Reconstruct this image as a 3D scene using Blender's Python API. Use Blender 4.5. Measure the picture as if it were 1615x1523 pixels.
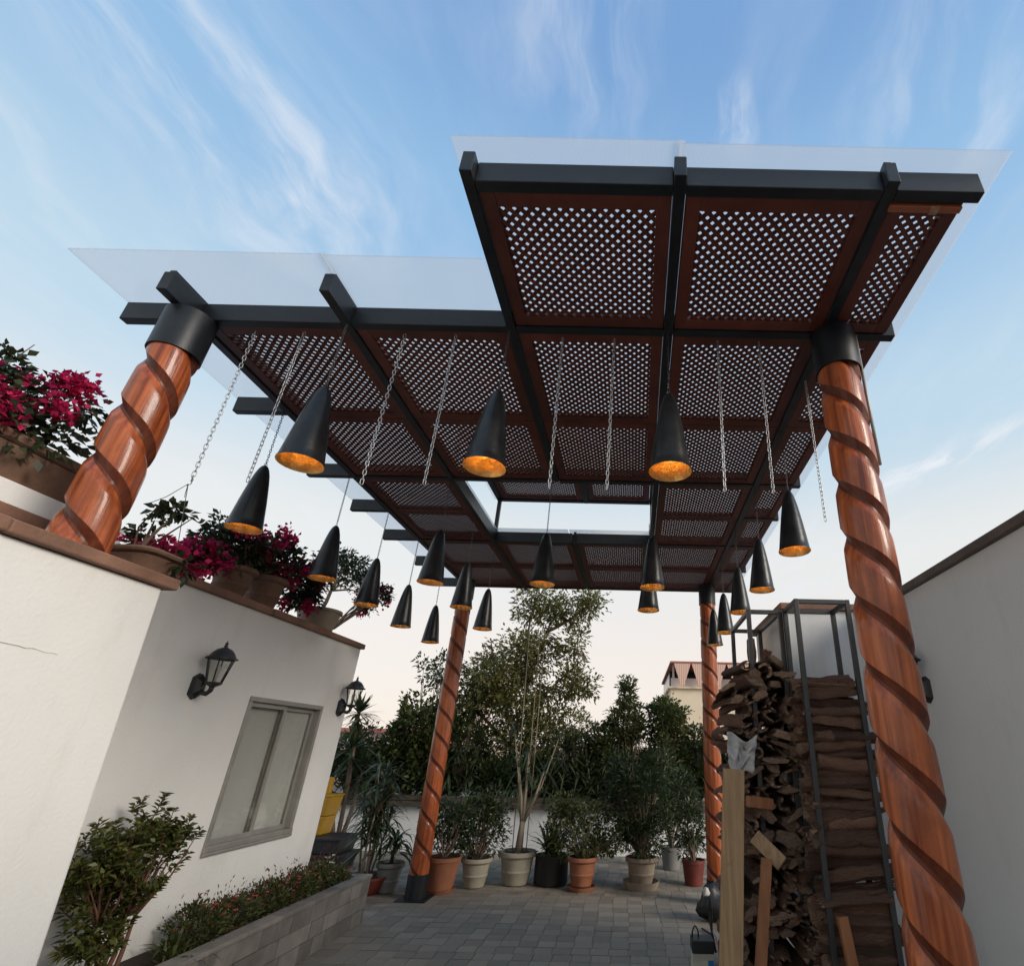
import bpy, math, random
import numpy as np
from mathutils import Vector, Matrix

for o in list(bpy.data.objects):
    bpy.data.objects.remove(o, do_unlink=True)
S = bpy.context.scene
COL = S.collection
R = math.radians
rng = np.random.default_rng(7)
random.seed(7)

# ------------------------------------------------------------------ camera
cam_d = bpy.data.cameras.new('camera')
cam = bpy.data.objects.new('camera', cam_d)
COL.objects.link(cam)
th, rl = R(24.8), R(1.3)
c, s = math.cos(rl), math.sin(rl)
right = Vector((c, -s*math.sin(th), s*math.cos(th)))
up = Vector((-s, -c*math.sin(th), c*math.cos(th)))
back = -Vector((0, math.cos(th), math.sin(th)))
cam.matrix_world = Matrix(((right.x, up.x, back.x, 0), (right.y, up.y, back.y, 0), (right.z, up.z, back.z, 1.5), (0, 0, 0, 1)))
cam_d.sensor_width = 36
cam_d.lens = 817/1615*36
cam_d.shift_x = -202.5/1615
cam_d.shift_y = 44.5/1615
cam_d.clip_start = .02
cam_d.clip_end = 2000
S.camera = cam

# ------------------------------------------------------------------ sky
SUN_DIR = Vector((.85, -.42, .45)).normalized()
W = bpy.data.worlds.new('World')
S.world = W
W.use_nodes = True
nt = W.node_tree
nt.nodes.clear()
def N(t, **kw):
    n = nt.nodes.new(t)
    for k, v in kw.items():
        setattr(n, k, v)
    return n
def Lk(a, b):
    nt.links.new(a, b)
out = N('ShaderNodeOutputWorld')
bg = N('ShaderNodeBackground')
Lk(bg.outputs[0], out.inputs[0])
sky = N('ShaderNodeTexSky', sky_type='NISHITA')
sky.sun_disc = False
sky.sun_elevation = R(20)
sky.sun_rotation = math.atan2(SUN_DIR.x, SUN_DIR.y)
sky.air_density = 1.0
sky.dust_density = 1.2
sky.ozone_density = 1.6
tc = N('ShaderNodeTexCoord')
sep = N('ShaderNodeSeparateXYZ')
Lk(tc.outputs['Generated'], sep.inputs[0])
def math_node(op, a, b=None, clamp=False):
    n = N('ShaderNodeMath', operation=op)
    n.use_clamp = clamp
    for i, v in enumerate((a, b)):
        if v is None:
            continue
        if isinstance(v, (int, float)):
            n.inputs[i].default_value = v
        else:
            Lk(v, n.inputs[i])
    return n.outputs[0]
def mix_col(f, a, b):
    n = N('ShaderNodeMix', data_type='RGBA')
    if isinstance(f, (int, float)):
        n.inputs[0].default_value = f
    else:
        Lk(f, n.inputs[0])
    for i, v in ((6, a), (7, b)):
        if isinstance(v, tuple):
            n.inputs[i].default_value = (*v, 1)
        else:
            Lk(v, n.inputs[i])
    return n.outputs[2]
# dusk air: pale warm haze low down, thinning into blue
ramp = N('ShaderNodeValToRGB')
el = math_node('MAXIMUM', sep.outputs[2], 0.0)
Lk(el, ramp.inputs[0])
cr = ramp.color_ramp
cr.interpolation = 'EASE'
stops = [(0.0, (9.7, 8.5, 7.7)), (.14, (9.6, 8.7, 8.0)), (.31, (8.8, 8.8, 8.5)), (.53, (5.6, 7.4, 8.7)), (.78, (3.2, 5.5, 8.3)), (.93, (2.1, 4.0, 7.2)), (1.0, (1.8, 3.6, 6.8))]
while len(cr.elements) < len(stops):
    cr.elements.new(.5)
for e, (p, col) in zip(cr.elements, stops):
    e.position = p
    e.color = (*[v/10 for v in col], 1)
hz = N('ShaderNodeVectorMath', operation='SCALE')
Lk(ramp.outputs[0], hz.inputs[0])
hz.inputs['Scale'].default_value = 10
base = mix_col(.82, sky.outputs[0], hz.outputs[0])
# cirrus: streaks on a high plane
zc = math_node('MAXIMUM', sep.outputs[2], .06)
px = math_node('DIVIDE', sep.outputs[0], zc)
py = math_node('DIVIDE', sep.outputs[1], zc)
comb = N('ShaderNodeCombineXYZ')
Lk(px, comb.inputs[0]); Lk(py, comb.inputs[1])
warp = N('ShaderNodeTexNoise')
warp.inputs['Scale'].default_value = 2.2
warp.inputs['Detail'].default_value = 3
Lk(comb.outputs[0], warp.inputs['Vector'])
wsc = N('ShaderNodeVectorMath', operation='MULTIPLY_ADD')
Lk(warp.outputs['Color'], wsc.inputs[0])
wsc.inputs[1].default_value = (.30, .30, 0)
off_ = N('ShaderNodeVectorMath', operation='ADD')
Lk(comb.outputs[0], off_.inputs[0])
off_.inputs[1].default_value = (-.15, -.15, 0)
Lk(off_.outputs[0], wsc.inputs[2])
def mrange(v, a, b, c0=0., c1=1.):
    n = N('ShaderNodeMapRange')
    n.interpolation_type = 'SMOOTHSTEP'
    Lk(v, n.inputs[0])
    for i, q in enumerate((a, b, c0, c1)):
        n.inputs[i+1].default_value = q
    return n.outputs[0]
mp = N('ShaderNodeMapping')
mp.inputs['Rotation'].default_value = (0, 0, R(14))
mp.inputs['Scale'].default_value = (4.2, 1.15, 1)
mp.inputs['Location'].default_value = (.35, .2, 0)
Lk(wsc.outputs[0], mp.inputs['Vector'])
cn = N('ShaderNodeTexNoise')
cn.inputs['Scale'].default_value = 1.9
cn.inputs['Detail'].default_value = 10
cn.inputs['Roughness'].default_value = .6
Lk(mp.outputs[0], cn.inputs['Vector'])
streak = mrange(cn.outputs[0], .40, .76)
# banks of cirrus: centre, half sizes, strength
mask = None
for (cx_, cy_, rx_, ry_, rot_, st_) in ((-.74, .58, .27, .46, 6, 1.0), (-1.25, .62, .30, .22, 50, .45), (.155, .52, .06, .11, 8, 1.3), (-.12, .38, .16, .22, 0, .6), (.50, .47, .22, .24, -10, .55),
                                   (1.08, 1.70, .17, .46, -22, 1.9), (1.0, 3.1, .9, 1.2, 0, .8), (-1.6, 2.6, .8, 1.4, 20, .5), (2.2, 1.2, .5, .9, 30, .6), (-.6, -.6, .6, .5, 30, .7), (.9, -.9, .5, .8, -20, .6)):
    m_ = N('ShaderNodeMapping')
    m_.vector_type = 'TEXTURE'
    m_.inputs['Location'].default_value = (cx_, cy_, 0)
    m_.inputs['Rotation'].default_value = (0, 0, R(-rot_))
    m_.inputs['Scale'].default_value = (rx_, ry_, 1)
    Lk(wsc.outputs[0], m_.inputs['Vector'])
    ln = N('ShaderNodeVectorMath', operation='LENGTH')
    Lk(m_.outputs[0], ln.inputs[0])
    e_ = mrange(ln.outputs['Value'], .1, 1.0, st_, 0.)
    mask = e_ if mask is None else math_node('MAXIMUM', mask, e_)
mask = math_node('ADD', mask, .15)
cf = math_node('MULTIPLY', streak, mask)
lowfade = mrange(sep.outputs[2], .05, .30, .35, 1.)
cf = math_node('MULTIPLY', cf, lowfade)
cf = math_node('MULTIPLY', cf, .82, True)
skyc = mix_col(cf, base, (7.6, 7.9, 8.4))
Lk(skyc, bg.inputs[0])
bg.inputs[1].default_value = .097

# ------------------------------------------------------------------ sun, low and soft over the right wall
sd = bpy.data.lights.new('sun', 'SUN')
sd.energy = 2.3
sd.angle = R(22)
sd.color = (1, .91, .80)
so = bpy.data.objects.new('sun', sd)
COL.objects.link(so)
so.location = (6, -6, 6)
so.rotation_euler = (-SUN_DIR).to_track_quat('-Z', 'Y').to_euler()

S.view_settings.view_transform = 'Standard'
S.view_settings.look = 'None'
S.view_settings.exposure = .18
S.view_settings.gamma = 1
S.view_settings.use_curve_mapping = False
S.render.engine = 'CYCLES'
S.cycles.max_bounces = 6
S.cycles.transparent_max_bounces = 12

# ------------------------------------------------------------------ helpers
def org(o):
    v = Vector((0, 0, 0))
    while o is not None:
        v += o.location
        o = o.parent
    return v

class MB:
    def __init__(self):
        self.v = []; self.f = []; self.q = []
    def add(self, vs, fs):
        n = len(self.v)
        self.v.extend([tuple(p) for p in vs])
        self.f.extend([tuple(i+n for i in f) for f in fs])
        return self
    def box(self, x0, x1, y0, y1, z0, z1):
        return self.add([(x0, y0, z0), (x1, y0, z0), (x1, y1, z0), (x0, y1, z0), (x0, y0, z1), (x1, y0, z1), (x1, y1, z1), (x0, y1, z1)],
                        [(0, 3, 2, 1), (4, 5, 6, 7), (0, 1, 5, 4), (1, 2, 6, 5), (2, 3, 7, 6), (3, 0, 4, 7)])
    def bar(self, a, b, w, t, upv=(0, 0, 1)):
        a, b = Vector(a), Vector(b)
        d = (b-a).normalized()
        u = d.cross(Vector(upv))
        if u.length < 1e-4:
            u = d.cross(Vector((0, 1, 0)))
        u.normalize()
        n = u.cross(d)
        vs = []
        for p in (a, b):
            for su, sn in ((-1, -1), (1, -1), (1, 1), (-1, 1)):
                vs.append(p+u*su*w/2+n*sn*t/2)
        return self.add(vs, [(0, 1, 2, 3), (7, 6, 5, 4), (0, 4, 5, 1), (1, 5, 6, 2), (2, 6, 7, 3), (3, 7, 4, 0)])
    def tube(self, pts, rad, seg=8, cap=True):
        pts = [Vector(p) for p in pts]
        if isinstance(rad, (int, float)):
            rad = [rad]*len(pts)
        vs = []; fs = []
        ref = Vector((.31, .77, .55)).normalized()
        for i, p in enumerate(pts):
            d = (pts[min(i+1, len(pts)-1)]-pts[max(i-1, 0)])
            d = d.normalized() if d.length > 1e-9 else Vector((0, 0, 1))
            u = d.cross(ref)
            if u.length < 1e-3:
                u = d.cross(Vector((1, 0, 0)))
            u.normalize()
            w = d.cross(u)
            for k in range(seg):
                a = 2*math.pi*k/seg
                vs.append(p+(u*math.cos(a)+w*math.sin(a))*rad[i])
        for i in range(len(pts)-1):
            for k in range(seg):
                k2 = (k+1) % seg
                fs.append((i*seg+k, i*seg+k2, (i+1)*seg+k2, (i+1)*seg+k))
        if cap:
            fs.append(tuple(range(seg))[::-1])
            fs.append(tuple((len(pts)-1)*seg+k for k in range(seg)))
        return self.add(vs, fs)
    def lathe(self, cx, cy, prof, seg=32, wob=0, ph=0):
        vs = []; fs = []
        for r, z in prof:
            for k in range(seg):
                a = 2*math.pi*k/seg+ph
                rr = r*(1+wob*math.sin(3*a+z*9))
                vs.append((cx+rr*math.cos(a), cy+rr*math.sin(a), z))
        for i in range(len(prof)-1):
            for k in range(seg):
                k2 = (k+1) % seg
                fs.append((i*seg+k, i*seg+k2, (i+1)*seg+k2, (i+1)*seg+k))
        return self.add(vs, fs)
    def quads(self, A):
        self.q.append(np.asarray(A, dtype=np.float64).reshape(-1, 4, 3))
        return self
    def mesh(self, name, off, smooth):
        me = bpy.data.meshes.new(name)
        off = np.array(off)
        if self.q:
            A = np.concatenate(self.q).reshape(-1, 3)-off
            nb = len(self.v)
            V = A if not nb else np.concatenate([np.array(self.v)-off, A])
            nq = len(A)//4
            lens = [len(f) for f in self.f]+[4]*nq
            loops = np.concatenate([np.array([i for f in self.f for i in f], dtype=np.int32), np.arange(nb, nb+4*nq, dtype=np.int32)])
            starts = np.concatenate([[0], np.cumsum(lens)[:-1]]).astype(np.int32)
            me.vertices.add(len(V)); me.vertices.foreach_set('co', V.astype(np.float32).ravel())
            me.loops.add(len(loops)); me.loops.foreach_set('vertex_index', loops)
            me.polygons.add(len(lens)); me.polygons.foreach_set('loop_start', starts)
            me.update(calc_edges=True)
            me.validate()
        else:
            me.from_pydata([tuple(np.array(p)-off) for p in self.v], [], self.f)
            me.update()
        if smooth:
            me.shade_smooth()
            if smooth is not True:
                me.set_sharp_from_angle(angle=R(smooth))
        return me
    def build(self, name, mat, parent=None, smooth=False, bevel=0, loc=(0, 0, 0), kind=None):
        off = org(parent)+Vector(loc)
        me = self.mesh(name, off, smooth)
        o = bpy.data.objects.new(name, me)
        COL.objects.link(o)
        o.location = loc
        if parent is not None:
            o.parent = parent
        me.materials.append(mat)
        if bevel:
            m = o.modifiers.new('bevel', 'BEVEL')
            m.width = bevel
            m.segments = 2
            m.limit_method = 'ANGLE'
        if kind:
            o['kind'] = kind
        return o

def tag(o, label, cat, group=None):
    o['label'] = label
    o['category'] = cat
    if group:
        o['group'] = group
    return o
def thing(name, label, cat, loc=(0, 0, 0), group=None):
    o = bpy.data.objects.new(name, None)
    COL.objects.link(o)
    o.location = loc
    o.empty_display_size = .1
    return tag(o, label, cat, group)

# ------------------------------------------------------------------ materials
def newmat(name):
    m = bpy.data.materials.new(name)
    m.use_nodes = True
    t = m.node_tree
    return m, t, t.nodes['Principled BSDF'], t.nodes['Material Output']
def pmat(name, c1, c2, scale=6, rough=.6, bump=0., bscale=40, stretch=(1, 1, 1), metal=0., coat=0., spec=.5, rvar=.1, dirt=None, vary=0., dstretch=(1, 1, 1)):
    m, t, b, o = newmat(name)
    nn = lambda k: t.nodes.new(k)
    tcn = nn('ShaderNodeTexCoord')
    mpn = nn('ShaderNodeMapping')
    mpn.inputs['Scale'].default_value = stretch
    t.links.new(tcn.outputs['Object'], mpn.inputs[0])
    no = nn('ShaderNodeTexNoise')
    no.inputs['Scale'].default_value = scale
    no.inputs['Detail'].default_value = 8
    no.inputs['Roughness'].default_value = .62
    t.links.new(mpn.outputs[0], no.inputs['Vector'])
    rp = nn('ShaderNodeValToRGB')
    rp.color_ramp.elements[0].position = .3; rp.color_ramp.elements[0].color = (*c1, 1)
    rp.color_ramp.elements[1].position = .7; rp.color_ramp.elements[1].color = (*c2, 1)
    t.links.new(no.outputs[0], rp.inputs[0])
    colr = rp.outputs[0]
    if dirt:
        n2 = nn('ShaderNodeTexNoise')
        n2.inputs['Scale'].default_value = dirt[1]
        n2.inputs['Detail'].default_value = 9
        n2.inputs['Roughness'].default_value = .7
        m2_ = nn('ShaderNodeMapping'); m2_.inputs['Scale'].default_value = dstretch
        t.links.new(tcn.outputs['Object'], m2_.inputs[0])
        t.links.new(m2_.outputs[0], n2.inputs['Vector'])
        mr = nn('ShaderNodeMapRange')
        mr.inputs[1].default_value = dirt[2]; mr.inputs[2].default_value = dirt[3]
        mr.inputs[4].default_value = dirt[4]
        t.links.new(n2.outputs[0], mr.inputs[0])
        mx = nn('ShaderNodeMix'); mx.data_type = 'RGBA'
        t.links.new(mr.outputs[0], mx.inputs[0])
        t.links.new(colr, mx.inputs[6])
        mx.inputs[7].default_value = (*dirt[0], 1)
        colr = mx.outputs[2]
    if vary:
        oi = nn('ShaderNodeObjectInfo')
        ge = nn('ShaderNodeNewGeometry')
        ad = nn('ShaderNodeMath'); ad.operation = 'ADD'
        t.links.new(oi.outputs['Random'], ad.inputs[0]); t.links.new(ge.outputs['Random Per Island'], ad.inputs[1])
        fr = nn('ShaderNodeMath'); fr.operation = 'FRACT'
        t.links.new(ad.outputs[0], fr.inputs[0])
        mr = nn('ShaderNodeMapRange')
        mr.inputs[3].default_value = 1-vary; mr.inputs[4].default_value = 1+vary
        t.links.new(fr.outputs[0], mr.inputs[0])
        hs = nn('ShaderNodeHueSaturation')
        t.links.new(mr.outputs[0], hs.inputs['Value'])
        t.links.new(colr, hs.inputs['Color'])
        colr = hs.outputs[0]
    t.links.new(colr, b.inputs['Base Color'])
    rr = nn('ShaderNodeMapRange')
    rr.inputs[3].default_value = max(rough-rvar, .02); rr.inputs[4].default_value = min(rough+rvar, 1)
    t.links.new(no.outputs[0], rr.inputs[0])
    t.links.new(rr.outputs[0], b.inputs['Roughness'])
    b.inputs['Metallic'].default_value = metal
    b.inputs['Coat Weight'].default_value = coat
    b.inputs['Coat Roughness'].default_value = .12
    b.inputs['Specular IOR Level'].default_value = spec
    if bump:
        nb = nn('ShaderNodeTexNoise')
        nb.inputs['Scale'].default_value = bscale
        nb.inputs['Detail'].default_value = 6
        t.links.new(mpn.outputs[0], nb.inputs['Vector'])
        bp = nn('ShaderNodeBump')
        bp.inputs['Strength'].default_value = bump
        bp.inputs['Distance'].default_value = .01
        t.links.new(nb.outputs[0], bp.inputs['Height'])
        t.links.new(bp.outputs[0], b.inputs['Normal'])
    return m
def leafmat(name, c1, c2, rough=.45, trans=.25, spec=.4):
    m, t, b, o = newmat(name)
    ge = t.nodes.new('ShaderNodeNewGeometry')
    rp = t.nodes.new('ShaderNodeValToRGB')
    rp.color_ramp.elements[0].color = (*c1, 1)
    rp.color_ramp.elements[1].color = (*c2, 1)
    t.links.new(ge.outputs['Random Per Island'], rp.inputs[0])
    t.links.new(rp.outputs[0], b.inputs['Base Color'])
    b.inputs['Roughness'].default_value = rough
    b.inputs['Specular IOR Level'].default_value = spec
    tr = t.nodes.new('ShaderNodeBsdfTranslucent')
    t.links.new(rp.outputs[0], tr.inputs[0])
    mx = t.nodes.new('ShaderNodeMixShader')
    mx.inputs[0].default_value = trans
    t.links.new(b.outputs[0], mx.inputs[1]); t.links.new(tr.outputs[0], mx.inputs[2])
    t.links.new(mx.outputs[0], o.inputs[0])
    return m

M = {}
M['plaster'] = pmat('white_plaster', (.745, .73, .70), (.82, .81, .785), 1.1, .85, .22, 60, dirt=((.46, .43, .39), 2.2, .54, .82, .38), dstretch=(1.6, 1.6, .45))
M['plaster_grey'] = pmat('grey_white_plaster', (.72, .72, .71), (.79, .79, .78), 1.1, .85, .15, 80, dirt=((.44, .43, .41), 2.0, .55, .82, .36), dstretch=(1.6, 1.6, .45))
M['terracotta_cap'] = pmat('terracotta_cap', (.17, .085, .055), (.28, .15, .10), 5, .75, .35, 60, dirt=((.09, .06, .045), 3, .5, .75, .7))
M['brown_cap'] = pmat('brown_cap', (.10, .075, .06), (.17, .13, .11), 5, .8, .3, 50)
M['steel'] = pmat('black_painted_steel', (.007, .009, .012), (.016, .019, .023), 9, .42, .06, 120, spec=.4)
M['rack_steel'] = pmat('rack_steel', (.030, .030, .031), (.055, .052, .050), 9, .45, .1, 100)
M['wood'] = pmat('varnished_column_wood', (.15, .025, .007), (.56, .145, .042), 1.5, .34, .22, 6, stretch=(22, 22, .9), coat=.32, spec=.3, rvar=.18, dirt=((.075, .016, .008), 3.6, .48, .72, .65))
M['groove_wood'] = pmat('shaded_stained_groove', (.065, .014, .006), (.17, .042, .016), 1.5, .5, .2, 6, stretch=(22, 22, .9), coat=.1, spec=.3)  # dark stain, with the groove's own shade also painted into the colour
M['panel_wood'] = pmat('stained_panel_wood', (.070, .014, .008), (.145, .034, .019), 6, .5, .1, 20, stretch=(1, 1, 3), vary=.2)
M['slat_wood'] = pmat('stained_slat_wood', (.065, .015, .009), (.14, .038, .022), 12, .55, vary=.25)
M['batten'] = pmat('orange_batten_wood', (.26, .065, .028), (.38, .12, .05), 12, .45, stretch=(1, 8, 8))
M['lamp_black'] = pmat('black_lamp_metal', (.010, .010, .011), (.028, .027, .026), 10, .33, .12, 30, metal=.3)
M['gold'] = pmat('gold_leaf', (.42, .23, .06), (.95, .66, .26), 16, .36, .6, 24, metal=.5)
M['chain'] = pmat('galvanised_chain', (.42, .42, .43), (.62, .62, .62), 30, .4, metal=.8)
M['dark_chain'] = pmat('dark_chain', (.05, .05, .05), (.12, .12, .12), 30, .45, metal=.6)
M['tile'] = pmat('grey_floor_tile', (.175, .148, .118), (.315, .275, .222), 5, .66, .3, 30, vary=.20, dirt=((.085, .073, .062), 1.7, .46, .70, .65))
M['grout'] = pmat('grout', (.21, .185, .155), (.30, .268, .225), 12, .9, .2, 80)
M['slate'] = pmat('grey_slate_cladding', (.13, .118, .105), (.25, .225, .20), 5, .7, .4, 25, vary=.3, dirt=((.075, .065, .058), 3, .5, .75, .6))
M['soil'] = pmat('dark_soil', (.018, .012, .008), (.05, .034, .022), 40, .95, .8, 60)
M['ground'] = pmat('ground', (.09, .08, .07), (.17, .15, .13), .5, .9, .2, 4)
M['alu'] = pmat('grey_aluminium', (.28, .265, .24), (.36, .345, .315), 8, .45, metal=.3)
M['blind'] = pmat('pale_blind', (.74, .74, .70), (.80, .80, .765), 2, .8, stretch=(1, 1, .3))
M['lantern'] = pmat('black_lantern_metal', (.008, .008, .009), (.02, .02, .021), 12, .42, .1, 60)
M['bark'] = pmat('trunk_bark', (.10, .065, .045), (.22, .16, .115), 8, .85, .5, 20, stretch=(3, 3, .7))
M['red_bark'] = pmat('reddish_stem', (.09, .035, .022), (.2, .09, .055), 8, .8, .4, 20, stretch=(3, 3, .7))
M['pale_bark'] = pmat('pale_bark', (.17, .135, .10), (.31, .26, .195), 8, .8, .3, 20, stretch=(3, 3, .7))
M['cane'] = pmat('cane_stake', (.24, .185, .11), (.38, .30, .19), 8, .7, stretch=(3, 3, .7))
M['terracotta'] = pmat('terracotta_pot', (.22, .075, .036), (.33, .13, .068), 5, .75, .2, 30, dirt=((.30, .22, .17), 3, .58, .8, .4))
M['palepot'] = pmat('pale_clay_pot', (.24, .215, .165), (.36, .33, .265), 5, .7, .25, 30, dirt=((.12, .10, .075), 3, .55, .8, .5))
M['beigepot'] = pmat('beige_clay_pot', (.20, .155, .115), (.30, .24, .18), 5, .75, .25, 30, dirt=((.10, .08, .06), 3, .55, .8, .5))
M['greypot'] = pmat('grey_plastic_pot', (.15, .145, .14), (.21, .205, .2), 5, .6)
M['blackpot'] = pmat('black_plastic_pot', (.008, .008, .009), (.018, .018, .018), 5, .5)
M['redpot'] = pmat('dark_red_pot', (.10, .017, .012), (.17, .032, .022), 5, .5)
M['trough_clay'] = pmat('weathered_clay_trough', (.13, .07, .045), (.235, .135, .09), 5, .8, .4, 30, dirt=((.08, .06, .045), 3, .5, .75, .7))
M['plank'] = pmat('weathered_plank', (.07, .052, .040), (.15, .115, .085), 3, .85, .4, 20, stretch=(1, 12, 12), vary=.3)
M['log'] = pmat('dry_bark_log', (.080, .037, .024), (.32, .170, .108), 5, .88, 1.0, 14, stretch=(8, 8, 1), vary=.5, dirt=((.34, .23, .15), 5, .56, .8, .6))
M['log_end'] = pmat('cut_wood_end', (.12, .072, .048), (.32, .215, .145), 9, .85, .5, 30, vary=.35)
M['logX'] = pmat('dry_bark_slab', (.080, .037, .024), (.32, .170, .108), 5, .88, 1.0, 14, stretch=(8, 8, 1), vary=.5, dirt=((.34, .23, .15), 5, .56, .8, .6))
M['pine'] = pmat('pale_pine_timber', (.26, .15, .07), (.50, .32, .17), 4.5, .6, .2, 12, stretch=(9, 9, .45), dirt=((.20, .09, .04), 9, .62, .76, .8))
M['orange_timber'] = pmat('orange_timber', (.24, .085, .03), (.38, .155, .06), 3.5, .6, .12, 12, stretch=(6, 6, .5))
M['trim'] = pmat('clear_edge_profile', (.42, .44, .47), (.50, .52, .55), 5, .3)
M['cloth'] = pmat('white_cloth', (.42, .40, .38), (.58, .56, .53), 4, .9, .3, 40)
M['cream'] = pmat('cream_facade', (.74, .60, .42), (.80, .67, .49), .6, .85)
M['pinkwall'] = pmat('pink_facade', (.55, .42, .38), (.62, .50, .45), .5, .85)
M['maroon'] = pmat('maroon_roof', (.30, .10, .075), (.40, .15, .115), 2, .7)
M['darkglass'] = pmat('dark_window', (.02, .022, .024), (.045, .048, .05), 2, .2)
M['yellow'] = pmat('yellow_plastic', (.40, .21, .012), (.50, .27, .02), 5, .45)
M['blackplastic'] = pmat('black_plastic', (.012, .013, .015), (.028, .029, .032), 6, .5)
M['blue'] = pmat('blue_plastic', (.02, .16, .42), (.03, .22, .52), 6, .4)
M['redcloth'] = pmat('red_cloth', (.18, .015, .02), (.26, .03, .035), 6, .9)
M['creambox'] = pmat('cream_box', (.5, .47, .38), (.6, .57, .47), 6, .6)
M['green'] = pmat('green_print', (.03, .30, .06), (.05, .38, .08), 6, .5)
M['crack'] = pmat('crack', (.36, .33, .29), (.5, .46, .41), 30, .9)
M['leaf'] = leafmat('leaf_green', (.034, .050, .015), (.14, .155, .050), trans=.35)
M['leaf_shrub'] = leafmat('leaf_shrub', (.045, .058, .012), (.16, .165, .045), .42, .35)
M['leaf_dark'] = leafmat('leaf_dark_green', (.018, .034, .013), (.070, .095, .034))
M['leaf_olive'] = leafmat('leaf_olive', (.085, .092, .026), (.26, .24, .085), trans=.45)
M['leaf_blade'] = leafmat('leaf_blade', (.028, .048, .022), (.085, .11, .05), .4)
M['leaf_boug'] = leafmat('leaf_bougainvillea', (.018, .030, .014), (.06, .075, .032))
M['bract'] = leafmat('magenta_bract', (.34, .007, .060), (.72, .028, .145), .6, .4)
M['petal_red'] = leafmat('red_petal', (.40, .035, .045), (.62, .12, .13), .6, .3)
M['petal_white'] = leafmat('white_petal', (.55, .52, .45), (.7, .68, .6), .6, .3)
M['leaf_red'] = leafmat('leaf_red_tip', (.08, .022, .020), (.15, .05, .035), .5, .25)

# striped awning
def stripes(name, c1, c2, freq):
    m, t, b, o = newmat(name)
    tcn = t.nodes.new('ShaderNodeTexCoord')
    w = t.nodes.new('ShaderNodeTexWave')
    w.inputs['Scale'].default_value = freq
    t.links.new(tcn.outputs['Object'], w.inputs[0])
    rp = t.nodes.new('ShaderNodeValToRGB')
    rp.color_ramp.elements[0].color = (*c1, 1); rp.color_ramp.elements[0].position = .4
    rp.color_ramp.elements[1].color = (*c2, 1); rp.color_ramp.elements[1].position = .6
    t.links.new(w.outputs[0], rp.inputs[0])
    t.links.new(rp.outputs[0], b.inputs['Base Color'])
    b.inputs['Roughness'].default_value = .85
    return m
M['awning'] = stripes('striped_awning', (.62, .30, .20), (.72, .56, .46), 3.2)

# twin wall sheet: part clear, part milky
def polymat():
    m, t, b, o = newmat('clear_polycarbonate')
    tcn = t.nodes.new('ShaderNodeTexCoord')
    w = t.nodes.new('ShaderNodeTexWave')
    w.inputs['Scale'].default_value = 60
    w.inputs['Distortion'].default_value = .2
    t.links.new(tcn.outputs['Object'], w.inputs[0])
    mr = t.nodes.new('ShaderNodeMapRange')
    mr.inputs[3].default_value = .34; mr.inputs[4].default_value = .40
    t.links.new(w.outputs[0], mr.inputs[0])
    tr = t.nodes.new('ShaderNodeBsdfTransparent'); tr.inputs[0].default_value = (.93, .94, .95, 1)
    tl = t.nodes.new('ShaderNodeBsdfTranslucent'); tl.inputs[0].default_value = (.86, .87, .88, 1)
    df = t.nodes.new('ShaderNodeBsdfDiffuse'); df.inputs[0].default_value = (.8, .81, .82, 1)
    m1 = t.nodes.new('ShaderNodeMixShader'); m1.inputs[0].default_value = .15
    t.links.new(tl.outputs[0], m1.inputs[1]); t.links.new(df.outputs[0], m1.inputs[2])
    m2 = t.nodes.new('ShaderNodeMixShader')
    t.links.new(mr.outputs[0], m2.inputs[0])
    t.links.new(tr.outputs[0], m2.inputs[1]); t.links.new(m1.outputs[0], m2.inputs[2])
    gl = t.nodes.new('ShaderNodeBsdfGlossy'); gl.inputs['Roughness'].default_value = .12
    m3 = t.nodes.new('ShaderNodeMixShader'); m3.inputs[0].default_value = .05
    t.links.new(m2.outputs[0], m3.inputs[1]); t.links.new(gl.outputs[0], m3.inputs[2])
    t.links.new(m3.outputs[0], o.inputs[0])
    return m
M['poly'] = polymat()
def glassmat(name, col, fac):
    m, t, b, o = newmat(name)
    tr = t.nodes.new('ShaderNodeBsdfTransparent'); tr.inputs[0].default_value = (*col, 1)
    gl = t.nodes.new('ShaderNodeBsdfGlossy'); gl.inputs['Roughness'].default_value = .04
    mx = t.nodes.new('ShaderNodeMixShader'); mx.inputs[0].default_value = fac
    t.links.new(tr.outputs[0], mx.inputs[1]); t.links.new(gl.outputs[0], mx.inputs[2])
    t.links.new(mx.outputs[0], o.inputs[0])
    return m
M['pane'] = glassmat('window_glass', (.94, .945, .935), .15)
M['lamp_glass'] = glassmat('lantern_glass', (.88, .88, .86), .12)
def emis(name, col, st):
    m, t, b, o = newmat(name)
    e = t.nodes.new('ShaderNodeEmission')
    e.inputs[0].default_value = (*col, 1); e.inputs[1].default_value = st
    t.links.new(e.outputs[0], o.inputs[0])
    return m
M['bulb'] = emis('warm_bulb', (1, .66, .27), 24)

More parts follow.
